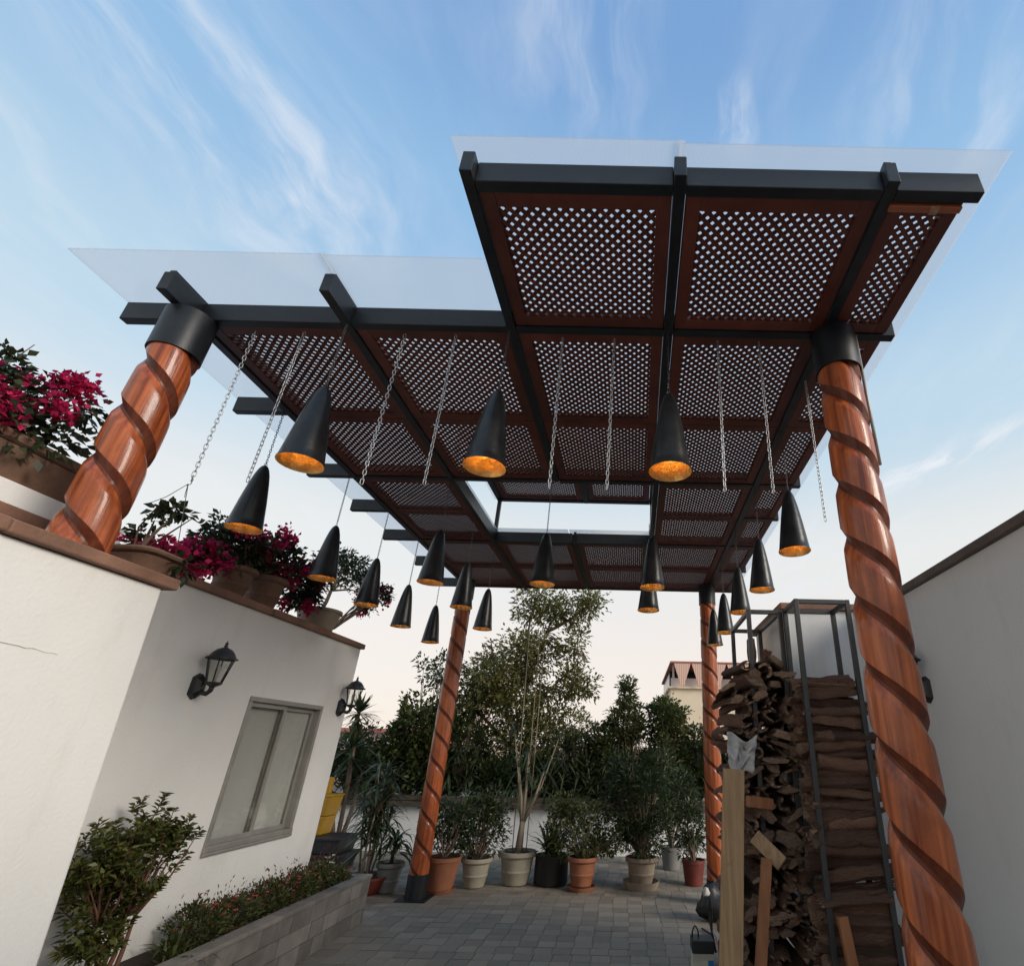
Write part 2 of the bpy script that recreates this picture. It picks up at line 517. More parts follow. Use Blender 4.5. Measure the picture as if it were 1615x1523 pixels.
# ------------------------------------------------------------------ the setting: ground and terrace floor
g = MB().box(-300, 300, -300, 300, -.4, -.05).build('ground', M['ground'])
g['kind'] = 'structure'
fl = MB().box(-7, 3.2, -2, 9.6, -.049, -.008).build('terrace_floor', M['grout'])
fl['kind'] = 'structure'
TS = .155
JW = .0022
tile_me = MB().box(-TS/2+JW, TS/2-JW, -TS/2+JW, TS/2-JW, -.012, 0).mesh('tile', (0, 0, 0), False)
tile_me.materials.append(M['tile'])
rest = MB()
cnt = 0
for j in range(74):
    y = -2+TS/2+j*TS
    jog = rng.uniform(-.03, .03)
    for i in range(66):
        x = -7+TS/2+i*TS+jog
        if x > 3.1:
            continue
        dz = rng.uniform(-.0018, .0018)
        vis = (-2.5 < x < .75 and 4.9 < y < 7.75)
        if vis and cnt < 300:
            t = bpy.data.objects.new('tile', tile_me)
            COL.objects.link(t)
            t.parent = fl
            t.location = (x, y, dz)
            t.rotation_euler = (rng.uniform(-.006, .006), rng.uniform(-.006, .006), rng.uniform(-.01, .01))
            cnt += 1
        else:
            rest.box(x-TS/2+JW, x+TS/2-JW, y-TS/2+JW, y+TS/2-JW, -.012+dz, dz)
rest.build('tile_field', M['tile'], fl, kind='stuff')

# ------------------------------------------------------------------ walls
def wall_cap(parent, segs, mat, y0, x0, x1, z0, z1, name='cap_tile', gap=.004):
    y = y0
    for L in segs:
        MB().box(x0+rng.uniform(-.004, .004), x1+rng.uniform(-.004, .004), y+gap/2, y+L-gap/2, z0, z1+rng.uniform(-.003, .003)).build(name, mat, parent, bevel=.008)
        y += L
# near left wall (roof edge with the column on it)
wa = thing('near_wall', 'white plastered wall with brown cap, nearest on the left under the carved column', 'wall', (-2.5, 1, 0))
mb = MB()
mb.add([(-2.25, -1.5, 0), (-2.25, 2.60, 0), (-3.6, 2.60, 0), (-3.6, -1.5, 0), (-2.25, -1.5, 2.15), (-2.25, 2.40, 2.15), (-3.6, 2.40, 2.15), (-3.6, -1.5, 2.15)],
       [(0, 3, 2, 1), (4, 5, 6, 7), (0, 1, 5, 4), (1, 2, 6, 5), (2, 3, 7, 6), (3, 0, 4, 7)])
mb.build('wall', M['plaster'], wa, bevel=.012)
wall_cap(wa, [1.2, 1.1, .9, .75], M['terracotta_cap'], -1.5, -2.56, -2.215, 2.151, 2.205)
# hairline crack
cp = []
for k in range(16):
    cp.append((-2.2492, 1.72+.024*k, 1.80-.008*(k/15)**3+rng.uniform(-.004, .004)))
MB().tube(cp, [.0010]*6+[.0017]*6+[.0010]*4, 4).build('crack', M['crack'], wa)
# upstand wall behind the column
up_w = thing('upstand_wall', 'low white parapet behind the carved column, under the clay trough at the left edge', 'wall', (-3.0, 1.5, 2.15))
MB().box(-3.22, -2.92, .2, 2.75, 2.152, 2.58).build('wall', M['plaster'], up_w, bevel=.01)
# house wall with the window
XB = -2.95
wb = thing('house_wall', 'white house wall with a sliding window and brown tile cap on the left', 'wall', (-3.2, 4, 0))
y0w, y1w, z0w, z1w = 4.22, 5.23, .80, 1.82
mb = MB()
mb.box(-3.2, XB, 1.5, y0w, 0, 2.42)
mb.box(-3.2, XB, y1w, 5.66, 0, 2.42)
mb.box(-3.2, XB, y0w, y1w, 0, z0w)
mb.box(-3.2, XB, y0w, y1w, z1w, 2.42)
mb.build('wall', M['plaster'], wb)
MB().box(-4.6, -3.2, 5.42, 5.66, 0, 2.42).build('end_wall', M['plaster'], wb)
MB().box(-4.6, -3.2, 1.5, 5.42, 2.3, 2.42).build('roof_slab', M['plaster'], wb)
wall_cap(wb, [.9, .62, .7, .42, .85, .7], M['terracotta_cap'], 1.5, -3.28, XB+.035, 2.421, 2.475)
win = MB()
fr = .036
win.box(XB-.05, XB+.012, y0w, y1w, z1w-fr, z1w)
win.box(XB-.05, XB+.018, y0w, y1w, z0w, z0w+fr)
win.box(XB-.05, XB+.012, y0w, y0w+fr, z0w+fr, z1w-fr)
win.box(XB-.05, XB+.012, y1w-fr, y1w, z0w+fr, z1w-fr)
wo = win.build('window', M['alu'], wb, bevel=.004)
ym = (y0w+y1w)/2
for a, b, dx in ((y0w+fr, ym+.02, -.018), (ym-.02, y1w-fr, -.040)):
    f = MB()
    f.box(XB+dx-.018, XB+dx, a, a+.032, z0w+fr, z1w-fr)
    f.box(XB+dx-.018, XB+dx, b-.032, b, z0w+fr, z1w-fr)
    f.box(XB+dx-.018, XB+dx, a+.032, b-.032, z0w+fr, z0w+fr+.035)
    f.box(XB+dx-.018, XB+dx, a+.032, b-.032, z1w-fr-.035, z1w-fr)
    f.build('sash', M['alu'], wo, bevel=.003)
    MB().box(XB+dx-.011, XB+dx-.006, a+.03, b-.03, z0w+fr+.033, z1w-fr-.033).build('pane', M['pane'], wo)
MB().box(XB-.075, XB-.070, y0w+.002, y1w-.002, z0w+.002, z1w-.002).build('blind', M['blind'], wo)
MB().box(XB-.04, XB+.022, y0w, y1w, z0w-.022, z0w-.001).build('sill', M['alu'], wo, bevel=.005)
# right wall and the jog behind the racks
XR = 1.9
wr = thing('right_wall', 'tall grey white wall with dark cap along the right side', 'wall', (2.0, 2, 0))
MB().box(XR, XR+.2, -1.5, 4.10, 0, 2.55).build('wall', M['plaster_grey'], wr)
wall_cap(wr, [1.5, 1.2, 1.0, 1.9], M['brown_cap'], -1.5, XR-.03, XR+.23, 2.551, 2.605)
wk = thing('wall_block', 'white wall block with a brown cap behind the firewood racks', 'wall', (1.5, 4.5, 0))
MB().box(1.17, XR+.2, 4.102, 5.15, 0, 2.55).build('wall', M['plaster_grey'], wk, bevel=.008)
MB().box(1.135, XR+.24, 4.07, 5.19, 2.551, 2.605).build('cap_slab', M['terracotta_cap'], wk, bevel=.008)
# back parapet
wp = thing('back_wall', 'low white wall with a wooden trough of plants across the back', 'wall', (-2, 9.7, 0))
MB().box(-7, 3.2, 9.6, 9.78, 0, .62).build('wall', M['plaster_grey'], wp)
x = -7.0
while x < 3.1:
    L = min(rng.uniform(.9, 1.5), 3.2-x)
    MB().box(x+.004, x+L-.004, 9.50, 9.545, .622, .70+rng.uniform(-.004, .006)).build('plank', M['plank'], wp, bevel=.006)
    MB().box(x+.004, x+L-.004, 9.502+rng.uniform(0, .01), 9.547, .706, .785+rng.uniform(-.006, .008)).build('plank', M['plank'], wp, bevel=.006)
    x += L
MB().box(-7, 3.2, 9.55, 9.95, .625, .74).build('soil', M['soil'], wp)

# ------------------------------------------------------------------ flower bed of slate
fb = thing('flower_bed', 'long raised bed clad in grey slate below the window', 'flower bed', (-2.7, 4.3, 0))
XP = -2.5
MB().box(XP-.09, XP-.012, 2.62, 5.99, 0, .345).build('bed_wall', M['grout'], fb)
MB().box(XB+.002, XP-.012, 5.91, 5.985, 0, .345).build('bed_end', M['grout'], fb)
MB().box(XB+.002, XP-.09, 2.62, 5.91, .02, .33).build('soil', M['soil'], fb)
y = 2.62
row = 0
zs = [(.0, .115), (.119, .23), (.234, .348)]
for k, (z0, z1) in enumerate(zs):
    y = 2.62-(.1 if k % 2 else 0)
    while y < 5.98:
        L = rng.uniform(.17, .26)
        a, b = max(y, 2.62), min(y+L, 5.992)
        if b-a > .03:
            MB().box(XP-.012, XP+rng.uniform(-.002, .005), a+.002, b-.002, z0, z1).build('slate_tile', M['slate'], fb)
        y += L
    x = XB
    while x < XP-.02:
        b = min(x+.19, XP-.013)
        MB().box(x+.002, b-.002, 5.985, 5.994+rng.uniform(0, .004), z0, z1).build('slate_tile', M['slate'], fb)
        x += .19
y = 2.62
while y < 5.99:
    b = min(y+rng.uniform(.36, .44), 6.0)
    MB().box(XP-.105, XP+.012, y+.002, b-.002, .350, .378+rng.uniform(-.002, .002)).build('coping_stone', M['slate'], fb, bevel=.004)
    y = b
MB().box(XB+.002, XP-.109, 5.895, 6.0, .350, .378).build('coping_stone', M['slate'], fb, bevel=.004)

# ------------------------------------------------------------------ pergola
ZB = 3.567
pg = thing('pergola', 'tall black steel pergola on four carved wooden columns with lattice ceiling', 'pergola', (-.7, 4.4, 0))
BW, BH = .050, .12
YB = [-2.45, -1.62, -.725, .13, .98]
XL, XRt = -2.85, 1.36
def bar_x(y, x0, x1, name='beam'):
    return MB().box(x0, x1, y-BW/2, y+BW/2, ZB+.001, ZB+BH-.001).build(name, M['steel'], pg, bevel=.004)
def bar_y(x, y0, y1, name='beam'):
    return MB().box(x-BW/2, x+BW/2, y0, y1, ZB, ZB+BH).build(name, M['steel'], pg, bevel=.004)
Y0, YF, YM, YE, YK = 1.366, 2.16, 3.92, 5.38, 7.16
# beams along the depth
bar_y(YB[0], 1.925, YK+.14); bar_y(YB[1], 1.915, YK+.14)
bar_y(YB[2], 1.298, YM); bar_y(YB[2], YE, YK)
bar_y(YB[3], 1.30, YK+.1); bar_y(YB[4], 1.305, YK+.14)
# cross beams, butted between them
def cross(y, xs0, xs1):
    xs = [xs0]+[x for x in YB if xs0 < x < xs1]+[xs1]
    for a, b in zip(xs[:-1], xs[1:]):
        a2 = a+BW/2+.001 if a in YB else a
        b2 = b-BW/2-.001 if b in YB else b
        bar_x(y, a2, b2)
cross(Y0, YB[2], XRt); cross(YF, XL, XRt); cross(YM, XL, XRt)
cross(YE, XL, XRt); cross(YK, XL, XRt)
for y in (3.0, 4.62, 6.25):
    bar_x(y, XL+.02, YB[0]-BW/2-.001, 'stub')
for y in (4.62, 6.25):
    bar_x(y, YB[4]+BW/2+.001, XRt-.01, 'stub')
# lattice panels
RW, PZ0, PZ1 = .064, ZB+.010, ZB+.050
LP = .0345
SL = .0190
slat_me = MB().box(-.5, .5, -SL/2, SL/2, -.0022, .0022).mesh('slat', (0, 0, 0), False)
slat_me.materials.append(M['slat_wood'])
stuff = MB()
nslat = 0
def slat_runs(x0, x1, y0, y1, ang):
    d = np.array([math.cos(ang), math.sin(ang)]); n = np.array([-d[1], d[0]])
    cx, cy = (x0+x1)/2, (y0+y1)/2
    half = (abs(n[0])*(x1-x0)+abs(n[1])*(y1-y0))/2
    k = int(half/LP)
    res = []
    for i in range(-k, k+1):
        p = np.array([cx, cy])+n*i*LP
        t0, t1 = -9, 9
        for ax, lo, hi in ((0, x0, x1), (1, y0, y1)):
            a, b = (lo-p[ax])/d[ax], (hi-p[ax])/d[ax]
            if a > b: a, b = b, a
            t0, t1 = max(t0, a), min(t1, b)
        if t1-t0 > .03:
            m = p+d*(t0+t1)/2
            res.append((m, t1-t0))
    return res
def panel(x0, x1, y0, y1, z=0., real=True):
    global nslat
    a, b = PZ0+z, PZ1+z
    m = MB()
    m.box(x0, x0+RW, y0, y1, a, b); m.box(x1-RW, x1, y0, y1, a, b)
    m.box(x0+RW, x1-RW, y0, y0+RW, a+.0005, b); m.box(x0+RW, x1-RW, y1-RW, y1, a+.0005, b)
    p = m.build('lattice_panel', M['panel_wood'], pg, bevel=.003)
    e = .006
    for ang, zz in ((R(45), a+.010), (R(-45), a+.0146)):
        for mid, L in slat_runs(x0+RW-e, x1-RW+e, y0+RW-e, y1-RW+e, ang):
            if real and nslat < 300:
                o = bpy.data.objects.new('slat', slat_me)
                COL.objects.link(o)
                o.parent = p
                o.location = Vector((mid[0], mid[1], zz))-org(pg)
                o.rotation_euler = (0, 0, ang)
                o.scale = (L, 1, 1)
                nslat += 1
            else:
                d = Vector((math.cos(ang), math.sin(ang), 0))*L/2
                c0 = Vector((mid[0], mid[1], zz))
                stuff.bar(c0-d, c0+d, SL, .0044)
xcols = [(YB[2], YB[3]), (YB[3], YB[4]), (YB[0], YB[1]), (YB[1], YB[2])]
h = BW/2+.004
def prow(ya, yb, cols, narrow=True, real=True):
    for (a, b) in cols:
        panel(a+h, b-h, ya, yb, 0, real)
    if narrow:
        m = YB[4]+h
        panel(m, XRt-.055, ya, yb, 0, real)
prow(Y0+h, YF-h, xcols[:2])
prow(YF+h, 3.038, xcols)
prow(3.042, YM-h, xcols, real=False)
prow(YM+h, 4.63, [xcols[2], xcols[1]], real=False)
prow(4.634, YE-h, [xcols[2], xcols[1]], real=False)
prow(YE+h, 6.26, xcols, real=False)
prow(6.264, YK-h, xcols, real=False)
# raised lantern over the opening
LZ = 4.08
xa, xb, ya, yb = YB[1], YB[3], YM, YE
for (x, y) in ((xa, ya), (xb, ya), (xa, yb), (xb, yb)):
    MB().box(x-.02, x+.02, y-.02, y+.02, ZB+BH+.001, LZ-.001).build('post', M['steel'], pg, bevel=.003)
for x in (xa, xb, (xa+xb)/2+.12):
    MB().box(x-.03, x+.03, ya-.1, yb+.03, LZ, LZ+.07).build('beam', M['steel'], pg, bevel=.003)
xm = (xa+xb)/2+.12
for a, b in ((xa+.031, xm-.031), (xm+.031, xb-.031)):
    for y in (ya-.07, yb):
        MB().box(a, b, y-.03, y+.03, LZ+.001, LZ+.069).build('beam', M['steel'], pg, bevel=.003)
    panel(a+.003, b-.003, ya-.035, (ya+yb)/2, LZ-ZB, False)
    panel(a+.003, b-.003, (ya+yb)/2+.003, yb-.033, LZ-ZB, False)
MB().box(xa-.1, xb+.1, ya-.2, yb+.12, LZ+.075, LZ+.083).build('roof_sheet', M['poly'], pg)
stuff.build('lattice_slats', M['slat_wood'], pg, kind='stuff')
# clear roof sheets and their joints
SZ = ZB+.145
def sheet(x0, x1, y0, y1):
    MB().box(x0, x1, y0, y1, SZ, SZ+.008).build('roof_sheet', M['poly'], pg)
g2 = .006
sheet(-2.887, YB[1]-g2, 1.825, 7.36)
sheet(YB[1]+g2, YB[2]-.085, 1.83, YM+.05); sheet(YB[1]+g2, YB[2]-.08, YE-.05, 7.36)
sheet(YB[2]-.068, YB[3]-g2, 1.258, YM+.05); sheet(YB[2]-.065, YB[3]-g2, YE-.05, 7.36)
sheet(YB[3]+g2, 1.462, 1.268, 7.36)
for x, y in ((YB[1], 1.83), (YB[3], 1.265)):
    MB().box(x-.016, x+.016, y-.004, 7.36, SZ+.0085, SZ+.016).build('joint_strip', M['poly'], pg)
# bearers that carry the sheets above the beams
for x in YB:
    MB().box(x-.015, x+.015, (1.32 if x > -1 else 1.94), YM, ZB+BH+.001, SZ-.001).build('bearer', M['steel'], pg)
    MB().box(x-.015, x+.015, YE, YK, ZB+BH+.001, SZ-.001).build('bearer', M['steel'], pg)
# loose batten at the right front panel
MB().box(1.00, 1.30, Y0+.034, Y0+.062, ZB-.012, ZB+.010).build('batten', M['batten'], pg, bevel=.003)
MB().box(1.17, 1.205, Y0+.030, Y0+.066, ZB-.016, ZB-.0125).build('batten_clip', M['pine'], pg)
# carved columns
def column(x, y, z0, z1, Rc, phase, base, fine=False):
    # rows follow the carved spiral (two starts, falling to the right) so that its edges stay crisp
    SP, seg = .275, 72
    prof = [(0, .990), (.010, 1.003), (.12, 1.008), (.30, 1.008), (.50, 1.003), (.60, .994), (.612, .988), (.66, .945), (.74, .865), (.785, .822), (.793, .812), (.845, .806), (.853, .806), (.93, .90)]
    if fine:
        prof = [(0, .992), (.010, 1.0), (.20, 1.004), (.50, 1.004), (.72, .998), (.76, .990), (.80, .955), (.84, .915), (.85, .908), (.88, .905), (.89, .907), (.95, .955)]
    q0 = math.floor(z0/SP+phase)-1
    nb = int((z1-z0)/SP)+6
    rows = [(q0+b+p, r) for b in range(nb) for p, r in prof]
    npb = len(prof)
    nr = len(rows)
    vs = []; fs = []; fid = []
    for q, r in rows:
        for k in range(seg+1):
            T = 2*math.pi*k/seg
            Z = SP*(q-phase-T/math.pi)
            Zc = min(max(Z, z0), z1)
            w = r*Rc*(1+.010*math.sin(3*T+Zc*2.1+phase*5)+.006*math.sin(7*T-Zc*5.3)+.004*math.sin(13*T+Zc*11))*(1-.03*(Zc-z0)/(z1-z0))
            vs.append((x+w*math.cos(T), y+w*math.sin(T), Zc))
    for i in range(nr-1):
        for k in range(seg):
            a = i*(seg+1)+k; b = a+1; c_ = b+seg+1; d = a+seg+1
            zz = [vs[t][2] for t in (a, b, c_, d)]
            if max(zz) <= z0+1e-6 or min(zz) >= z1-1e-6:
                continue
            # the seam at a full turn meets the row two bands lower
            if k == seg-1:
                b2 = i-2*npb; c2 = i+1-2*npb
                if b2 >= 0:
                    b = b2*(seg+1); c_ = c2*(seg+1)
            fs.append((a, b, c_, d))
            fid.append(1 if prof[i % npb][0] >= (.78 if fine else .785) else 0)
    used = sorted({t for f in fs for t in f})
    mp_ = {t: n for n, t in enumerate(used)}
    m = MB()
    m.add([vs[t] for t in used], [tuple(mp_[t] for t in f) for f in fs])
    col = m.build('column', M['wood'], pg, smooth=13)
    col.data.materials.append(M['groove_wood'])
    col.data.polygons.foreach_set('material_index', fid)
    Ro = Rc*1.06
    MB().lathe(x, y, [(Ro-.008, z1-.03), (Ro, z1-.03), (Ro, ZB-.002), (0.0, ZB-.002)], 40).build('collar', M['steel'], col, smooth=40)
    if base:
        MB().lathe(x, y, [(Ro-.006, z0+.02), (Ro, z0+.02), (Ro, .012), (0, .012)], 40).build('base_sleeve', M['steel'], col, smooth=40)
        b = MB().box(x-.16, x+.16, y-.16, y+.16, .001, .0115)
        b.build('base_plate', M['steel'], col, bevel=.002)
    else:
        MB().lathe(x, y, [(0, z0-.045), (Ro*1.06, z0-.045), (Ro*1.06, z0-.005), (Ro*.9, z0+.005), (0, z0+.005)], 32).build('base_plinth', M['terracotta_cap'], col, smooth=40)
column(-2.445, 2.13, 2.235, 3.34, .108, .772, False)
column(1.02, 2.15, .23, 3.34, .107, .219, True)
column(-2.34, 6.85, .21, 3.34, .103, .557, True, True)
column(.935, 6.90, .21, 3.34, .106, .5, True, True)
# conduit up the near right column
MB().tube([(1.128, 2.12, 2.75), (1.132, 2.12, 3.55)], .008, 8).build('conduit', M['alu'], pg, smooth=True)

# ------------------------------------------------------------------ chains and pendant lamps
def chain_mesh(name, length, link=.034, wid=.0135, wire=.0021, mat='chain'):
    m = MB()
    n = int(length/(link*.74))
    for i in range(n):
        zc_ = -link/2-i*link*.74
        tw = i % 2
        pts = []
        for k in range(10):
            a = 2*math.pi*k/10
            u, w = math.cos(a)*wid/2, math.sin(a)*link/2
            u = max(-wid/2, min(wid/2, u*1.25))
            pts.append((u, 0, zc_+w) if tw else (0, u, zc_+w))
        pts.append(pts[0])
        m.tube(pts, wire, 5, cap=False)
    me = m.mesh(name, (0, 0, 0), True)
    me.materials.append(M[mat])
    return me
cm_long = chain_mesh('hanging_chain', .935)
ordn = ['first', 'second', 'third', 'fourth', 'fifth', 'sixth', 'seventh', 'eighth']
chains = [(-2.145, 2.20), (-1.875, 2.20), (-1.32, 2.20), (-1.04, 2.20), (-.45, 2.20), (-.165, 2.20), (.405, 2.20), (.632, 2.20)]
def add_chain(x, y, label, ang):
    o = bpy.data.objects.new('hanging_chain', cm_long)
    COL.objects.link(o)
    o.location = (x, y, ZB-.004)
    o.rotation_euler = (rng.uniform(-.015, .015), rng.uniform(-.015, .015), ang)
    return tag(o, label, 'chain', 'bare chains hanging under the front beam')
for k, (x, y) in enumerate(chains):
    add_chain(x, y, 'bare silver chain hanging under the front beam, %s from the left' % ordn[k], rng.uniform(0, 3))
add_chain(.985, 2.52, 'bare silver chain hanging just left of the near right column', .4)
# wire hanger on the leftmost chain
hg = MB()
hp = (-2.15, 2.2, 2.625)
hg.tube([(hp[0], hp[1], hp[2]+.02), (hp[0]+.014, hp[1], hp[2]+.005), (hp[0]+.012, hp[1], hp[2]-.02), (hp[0]-.006, hp[1], hp[2]-.028)], .0018, 5)
for d in ((-.17, .02, -.12), (-.03, .12, -.33), (.03, -.02, -.1)):
    hg.tube([(hp[0], hp[1], hp[2]-.02), (hp[0]+d[0]*.5, hp[1]+d[1]*.5, hp[2]-.03+d[2]*.45), (hp[0]+d[0], hp[1]+d[1], hp[2]+d[2])], .0016, 5)
tag(hg.build('wire_hanger', M['dark_chain'], loc=(hp[0], hp[1], hp[2]), smooth=True), 'thin wire hook holding up the bougainvillea, on the leftmost chain', 'hook')

shade_prof = [(.1020, 0), (.1015, .007), (.0980, .012), (.0925, .05), (.0845, .11), (.0750, .18), (.0645, .25), (.0530, .32), (.0420, .375), (.0310, .413), (.0215, .434), (.0110, .446), (.003, .449)]
def shade_mesh():
    m = MB().lathe(0, 0, shade_prof, 40)
    me = m.mesh('shade', (0, 0, 0), True); me.materials.append(M['lamp_black']); return me
def lining_mesh():
    m = MB().lathe(0, 0, [(.1012, -.0005)]+[(max(r-.0025, .0005), z-.001) for r, z in shade_prof[1:]], 40)
    me = m.mesh('lining', (0, 0, 0), True); me.materials.append(M['gold']); return me
def bulb_mesh():
    m = MB().lathe(0, 0, [(.0005, .150), (.012, .155), (.018, .170), (.019, .185), (.014, .203), (.010, .225)], 16)
    me = m.mesh('bulb', (0, 0, 0), True); me.materials.append(M['bulb']); return me
def loop_mesh():
    m = MB()
    m.tube([(0.008*math.cos(a), 0, .456+.010*math.sin(a)) for a in np.linspace(0, 2*math.pi, 13)], .0018, 6, cap=False)
    me = m.mesh('loop', (0, 0, 0), True); me.materials.append(M['dark_chain']); return me
SH, LI, BU, LO = shade_mesh(), lining_mesh(), bulb_mesh(), loop_mesh()
chain_cache = {}
def lamp(x, y, ztop, label, zr=2.703):
    zr += rng.uniform(-.006, .006)
    o = thing('pendant_lamp', label, 'pendant lamp', (x, y, zr), 'cone pendant lamps under the pergola')
    o.rotation_euler = (rng.uniform(-.02, .02), rng.uniform(-.02, .02), rng.uniform(0, 6))
    L = round(ztop-zr-.455, 2)
    if L not in chain_cache:
        chain_cache[L] = chain_mesh('chain', L, .026, .010, .0018, 'dark_chain')
    for nm, me in (('shade', SH), ('lining', LI), ('bulb', BU), ('loop', LO), ('chain', chain_cache[L])):
        p = bpy.data.objects.new(nm, me)
        COL.objects.link(p)
        p.parent = o
        if nm == 'chain':
            p.location = (0, 0, ztop-zr)
    return o
zt = ZB-.001
rim = {(-2.475, 3.92): 2.668, (-2.455, 4.62): 2.636, (-2.46, 5.40): 2.617, (-2.46, 6.25): 2.612, (-1.64, 3.95): 2.668, (-1.66, 4.80): 2.68, (-1.67, 5.60): 2.65, (.095, 4.75): 2.68}
for x, y, z, lab in [
    (-1.61, 2.14, zt, 'large looking black cone lamp nearest the front beam, leftmost of the three big ones'),
    (-.745, 2.15, zt, 'large looking black cone lamp nearest the front beam, middle of the three big ones'),
    (.136, 2.14, zt, 'large looking black cone lamp nearest the front beam, rightmost of the three big ones'),
    (-2.47, 3.00, zt, 'black cone lamp over the left wall, closest to the camera in the left outer row'),
    (-2.475, 3.92, zt, 'black cone lamp over the bougainvillea pots, second in the left outer row'),
    (-2.455, 4.62, zt, 'black cone lamp over the bonsai pot, third in the left outer row'),
    (-2.46, 5.40, zt, 'black cone lamp fourth in the left outer row, beyond the house wall corner'),
    (-2.46, 6.25, zt, 'black cone lamp farthest back in the left outer row, left of the rear column'),
    (-1.64, 3.95, zt, 'black cone lamp at the near left corner of the roof opening'),
    (-1.66, 4.80, zt, 'black cone lamp hanging in front of the rear left column'),
    (-1.67, 5.60, zt, 'black cone lamp just right of the rear left column'),
    (-.78, 4.05, LZ-.001, 'black cone lamp hanging in the middle of the roof opening'),
    (.11, 4.07, zt, 'black cone lamp at the near right corner of the roof opening'),
    (.095, 4.75, zt, 'black cone lamp peeking out below the one at the right corner of the roof opening'),
    (1.01, 3.16, zt, 'black cone lamp nearest the carved near right column'),
    (1.00, 4.07, zt, 'black cone lamp second in the right row, over the firewood racks'),
    (.965, 4.82, zt, 'black cone lamp third in the right row, over the firewood racks'),
    (.965, 5.72, zt, 'black cone lamp fourth in the right row, just right of the rear right column'),
    (.96, 6.50, zt, 'black cone lamp farthest back in the right row, touching the rear right column in view')]:
    lamp(x, y, z, lab, rim.get((x, y), 2.70))

# ------------------------------------------------------------------ wall lanterns
def lantern(loc, side, label):
    # side: +1 sticks out towards +x, -1 towards -x
    o = thing('wall_lantern', label, 'wall lamp', loc, 'black wall lanterns')
    x, y, z = loc
    X = lambda d: x+side*d
    m = MB()
    prof = [(-.045, -.055), (0, -.085), (.045, -.055), (.045, .055), (0, .085), (-.045, .055)]
    vs = [(X(0), y+a, z+b) for a, b in prof]+[(X(.03), y+a*.86, z+b*.9) for a, b in prof]+[(X(.056), y+a*.45, z+b*.5) for a, b in prof]
    fs = [tuple(range(12, 18))]
    for i in range(2):
        for k in range(6):
            k2 = (k+1) % 6
            fs.append((i*6+k, i*6+k2, i*6+6+k2, i*6+6+k))
    m.add(vs, fs).build('back_plate', M['lantern'], o)
    m = MB().tube([(X(.03), y, z-.01), (X(.06), y, z-.04), (X(.09), y, z-.046), (X(.112), y, z-.025), (X(.115), y, z+.01)], [.018, .016, .015, .015, .016], 10)
    m.build('arm', M['lantern'], o, smooth=True)
    cx, cy = X(.115), y
    m = MB().lathe(cx, cy, [(.001, z-.03), (.010, z-.025), (.012, z-.012), (.02, z), (.045, z+.012), (.055, z+.02), (.055, z+.028), (.001, z+.03)], 6)
    m.build('cup', M['lantern'], o)
    zb_, zt_, r0, r1 = z+.029, z+.175, .048, .078
    cage = MB()
    for k in range(6):
        a = math.pi/3*k
        a2 = a+math.pi/3
        p0 = Vector((cx+r0*math.cos(a), cy+r0*math.sin(a), zb_)); p1 = Vector((cx+r1*math.cos(a), cy+r1*math.sin(a), zt_))
        cage.tube([p0, p1], .0042, 6)
        q = .97
        v = [(cx+r0*q*math.cos(a), cy+r0*q*math.sin(a), zb_+.001), (cx+r0*q*math.cos(a2), cy+r0*q*math.sin(a2), zb_+.001),
             (cx+r1*q*math.cos(a2), cy+r1*q*math.sin(a2), zt_-.001), (cx+r1*q*math.cos(a), cy+r1*q*math.sin(a), zt_-.001)]
        MB().add(v, [(0, 1, 2, 3)]).build('pane', M['lamp_glass'], o)
    cage.build('cage', M['lantern'], o, smooth=True)
    MB().lathe(cx, cy, [(.001, zb_), (.011, zb_+.003), (.012, zb_+.05), (.014, zb_+.06), (.016, zb_+.085), (.010, zb_+.105), (.001, zb_+.11)], 12).build('bulb', M['petal_white'], o, smooth=True)
    m = MB().lathe(cx, cy, [(.080, zt_), (.094, zt_+.002), (.094, zt_+.010), (.080, zt_+.016), (.066, zt_+.042), (.045, zt_+.066), (.020, zt_+.078), (.012, zt_+.082), (.001, zt_+.083)], 12)
    rf = m.build('roof', M['lantern'], o, smooth=40)
    MB().lathe(cx, cy, [(.008, zt_+.081), (.013, zt_+.090), (.007, zt_+.097), (.011, zt_+.106), (.004, zt_+.116), (.001, zt_+.128)], 10).build('finial', M['lantern'], rf, smooth=True)
lantern((XB+.001, 3.66, 1.83), 1, 'black wall lantern left of the window')
lantern((XB+.001, 5.52, 1.83), 1, 'small looking black wall lantern at the far corner of the house wall')
lantern((XR-.001, 3.53, 1.90), -1, 'black wall lantern on the right wall, half hidden by the near column')

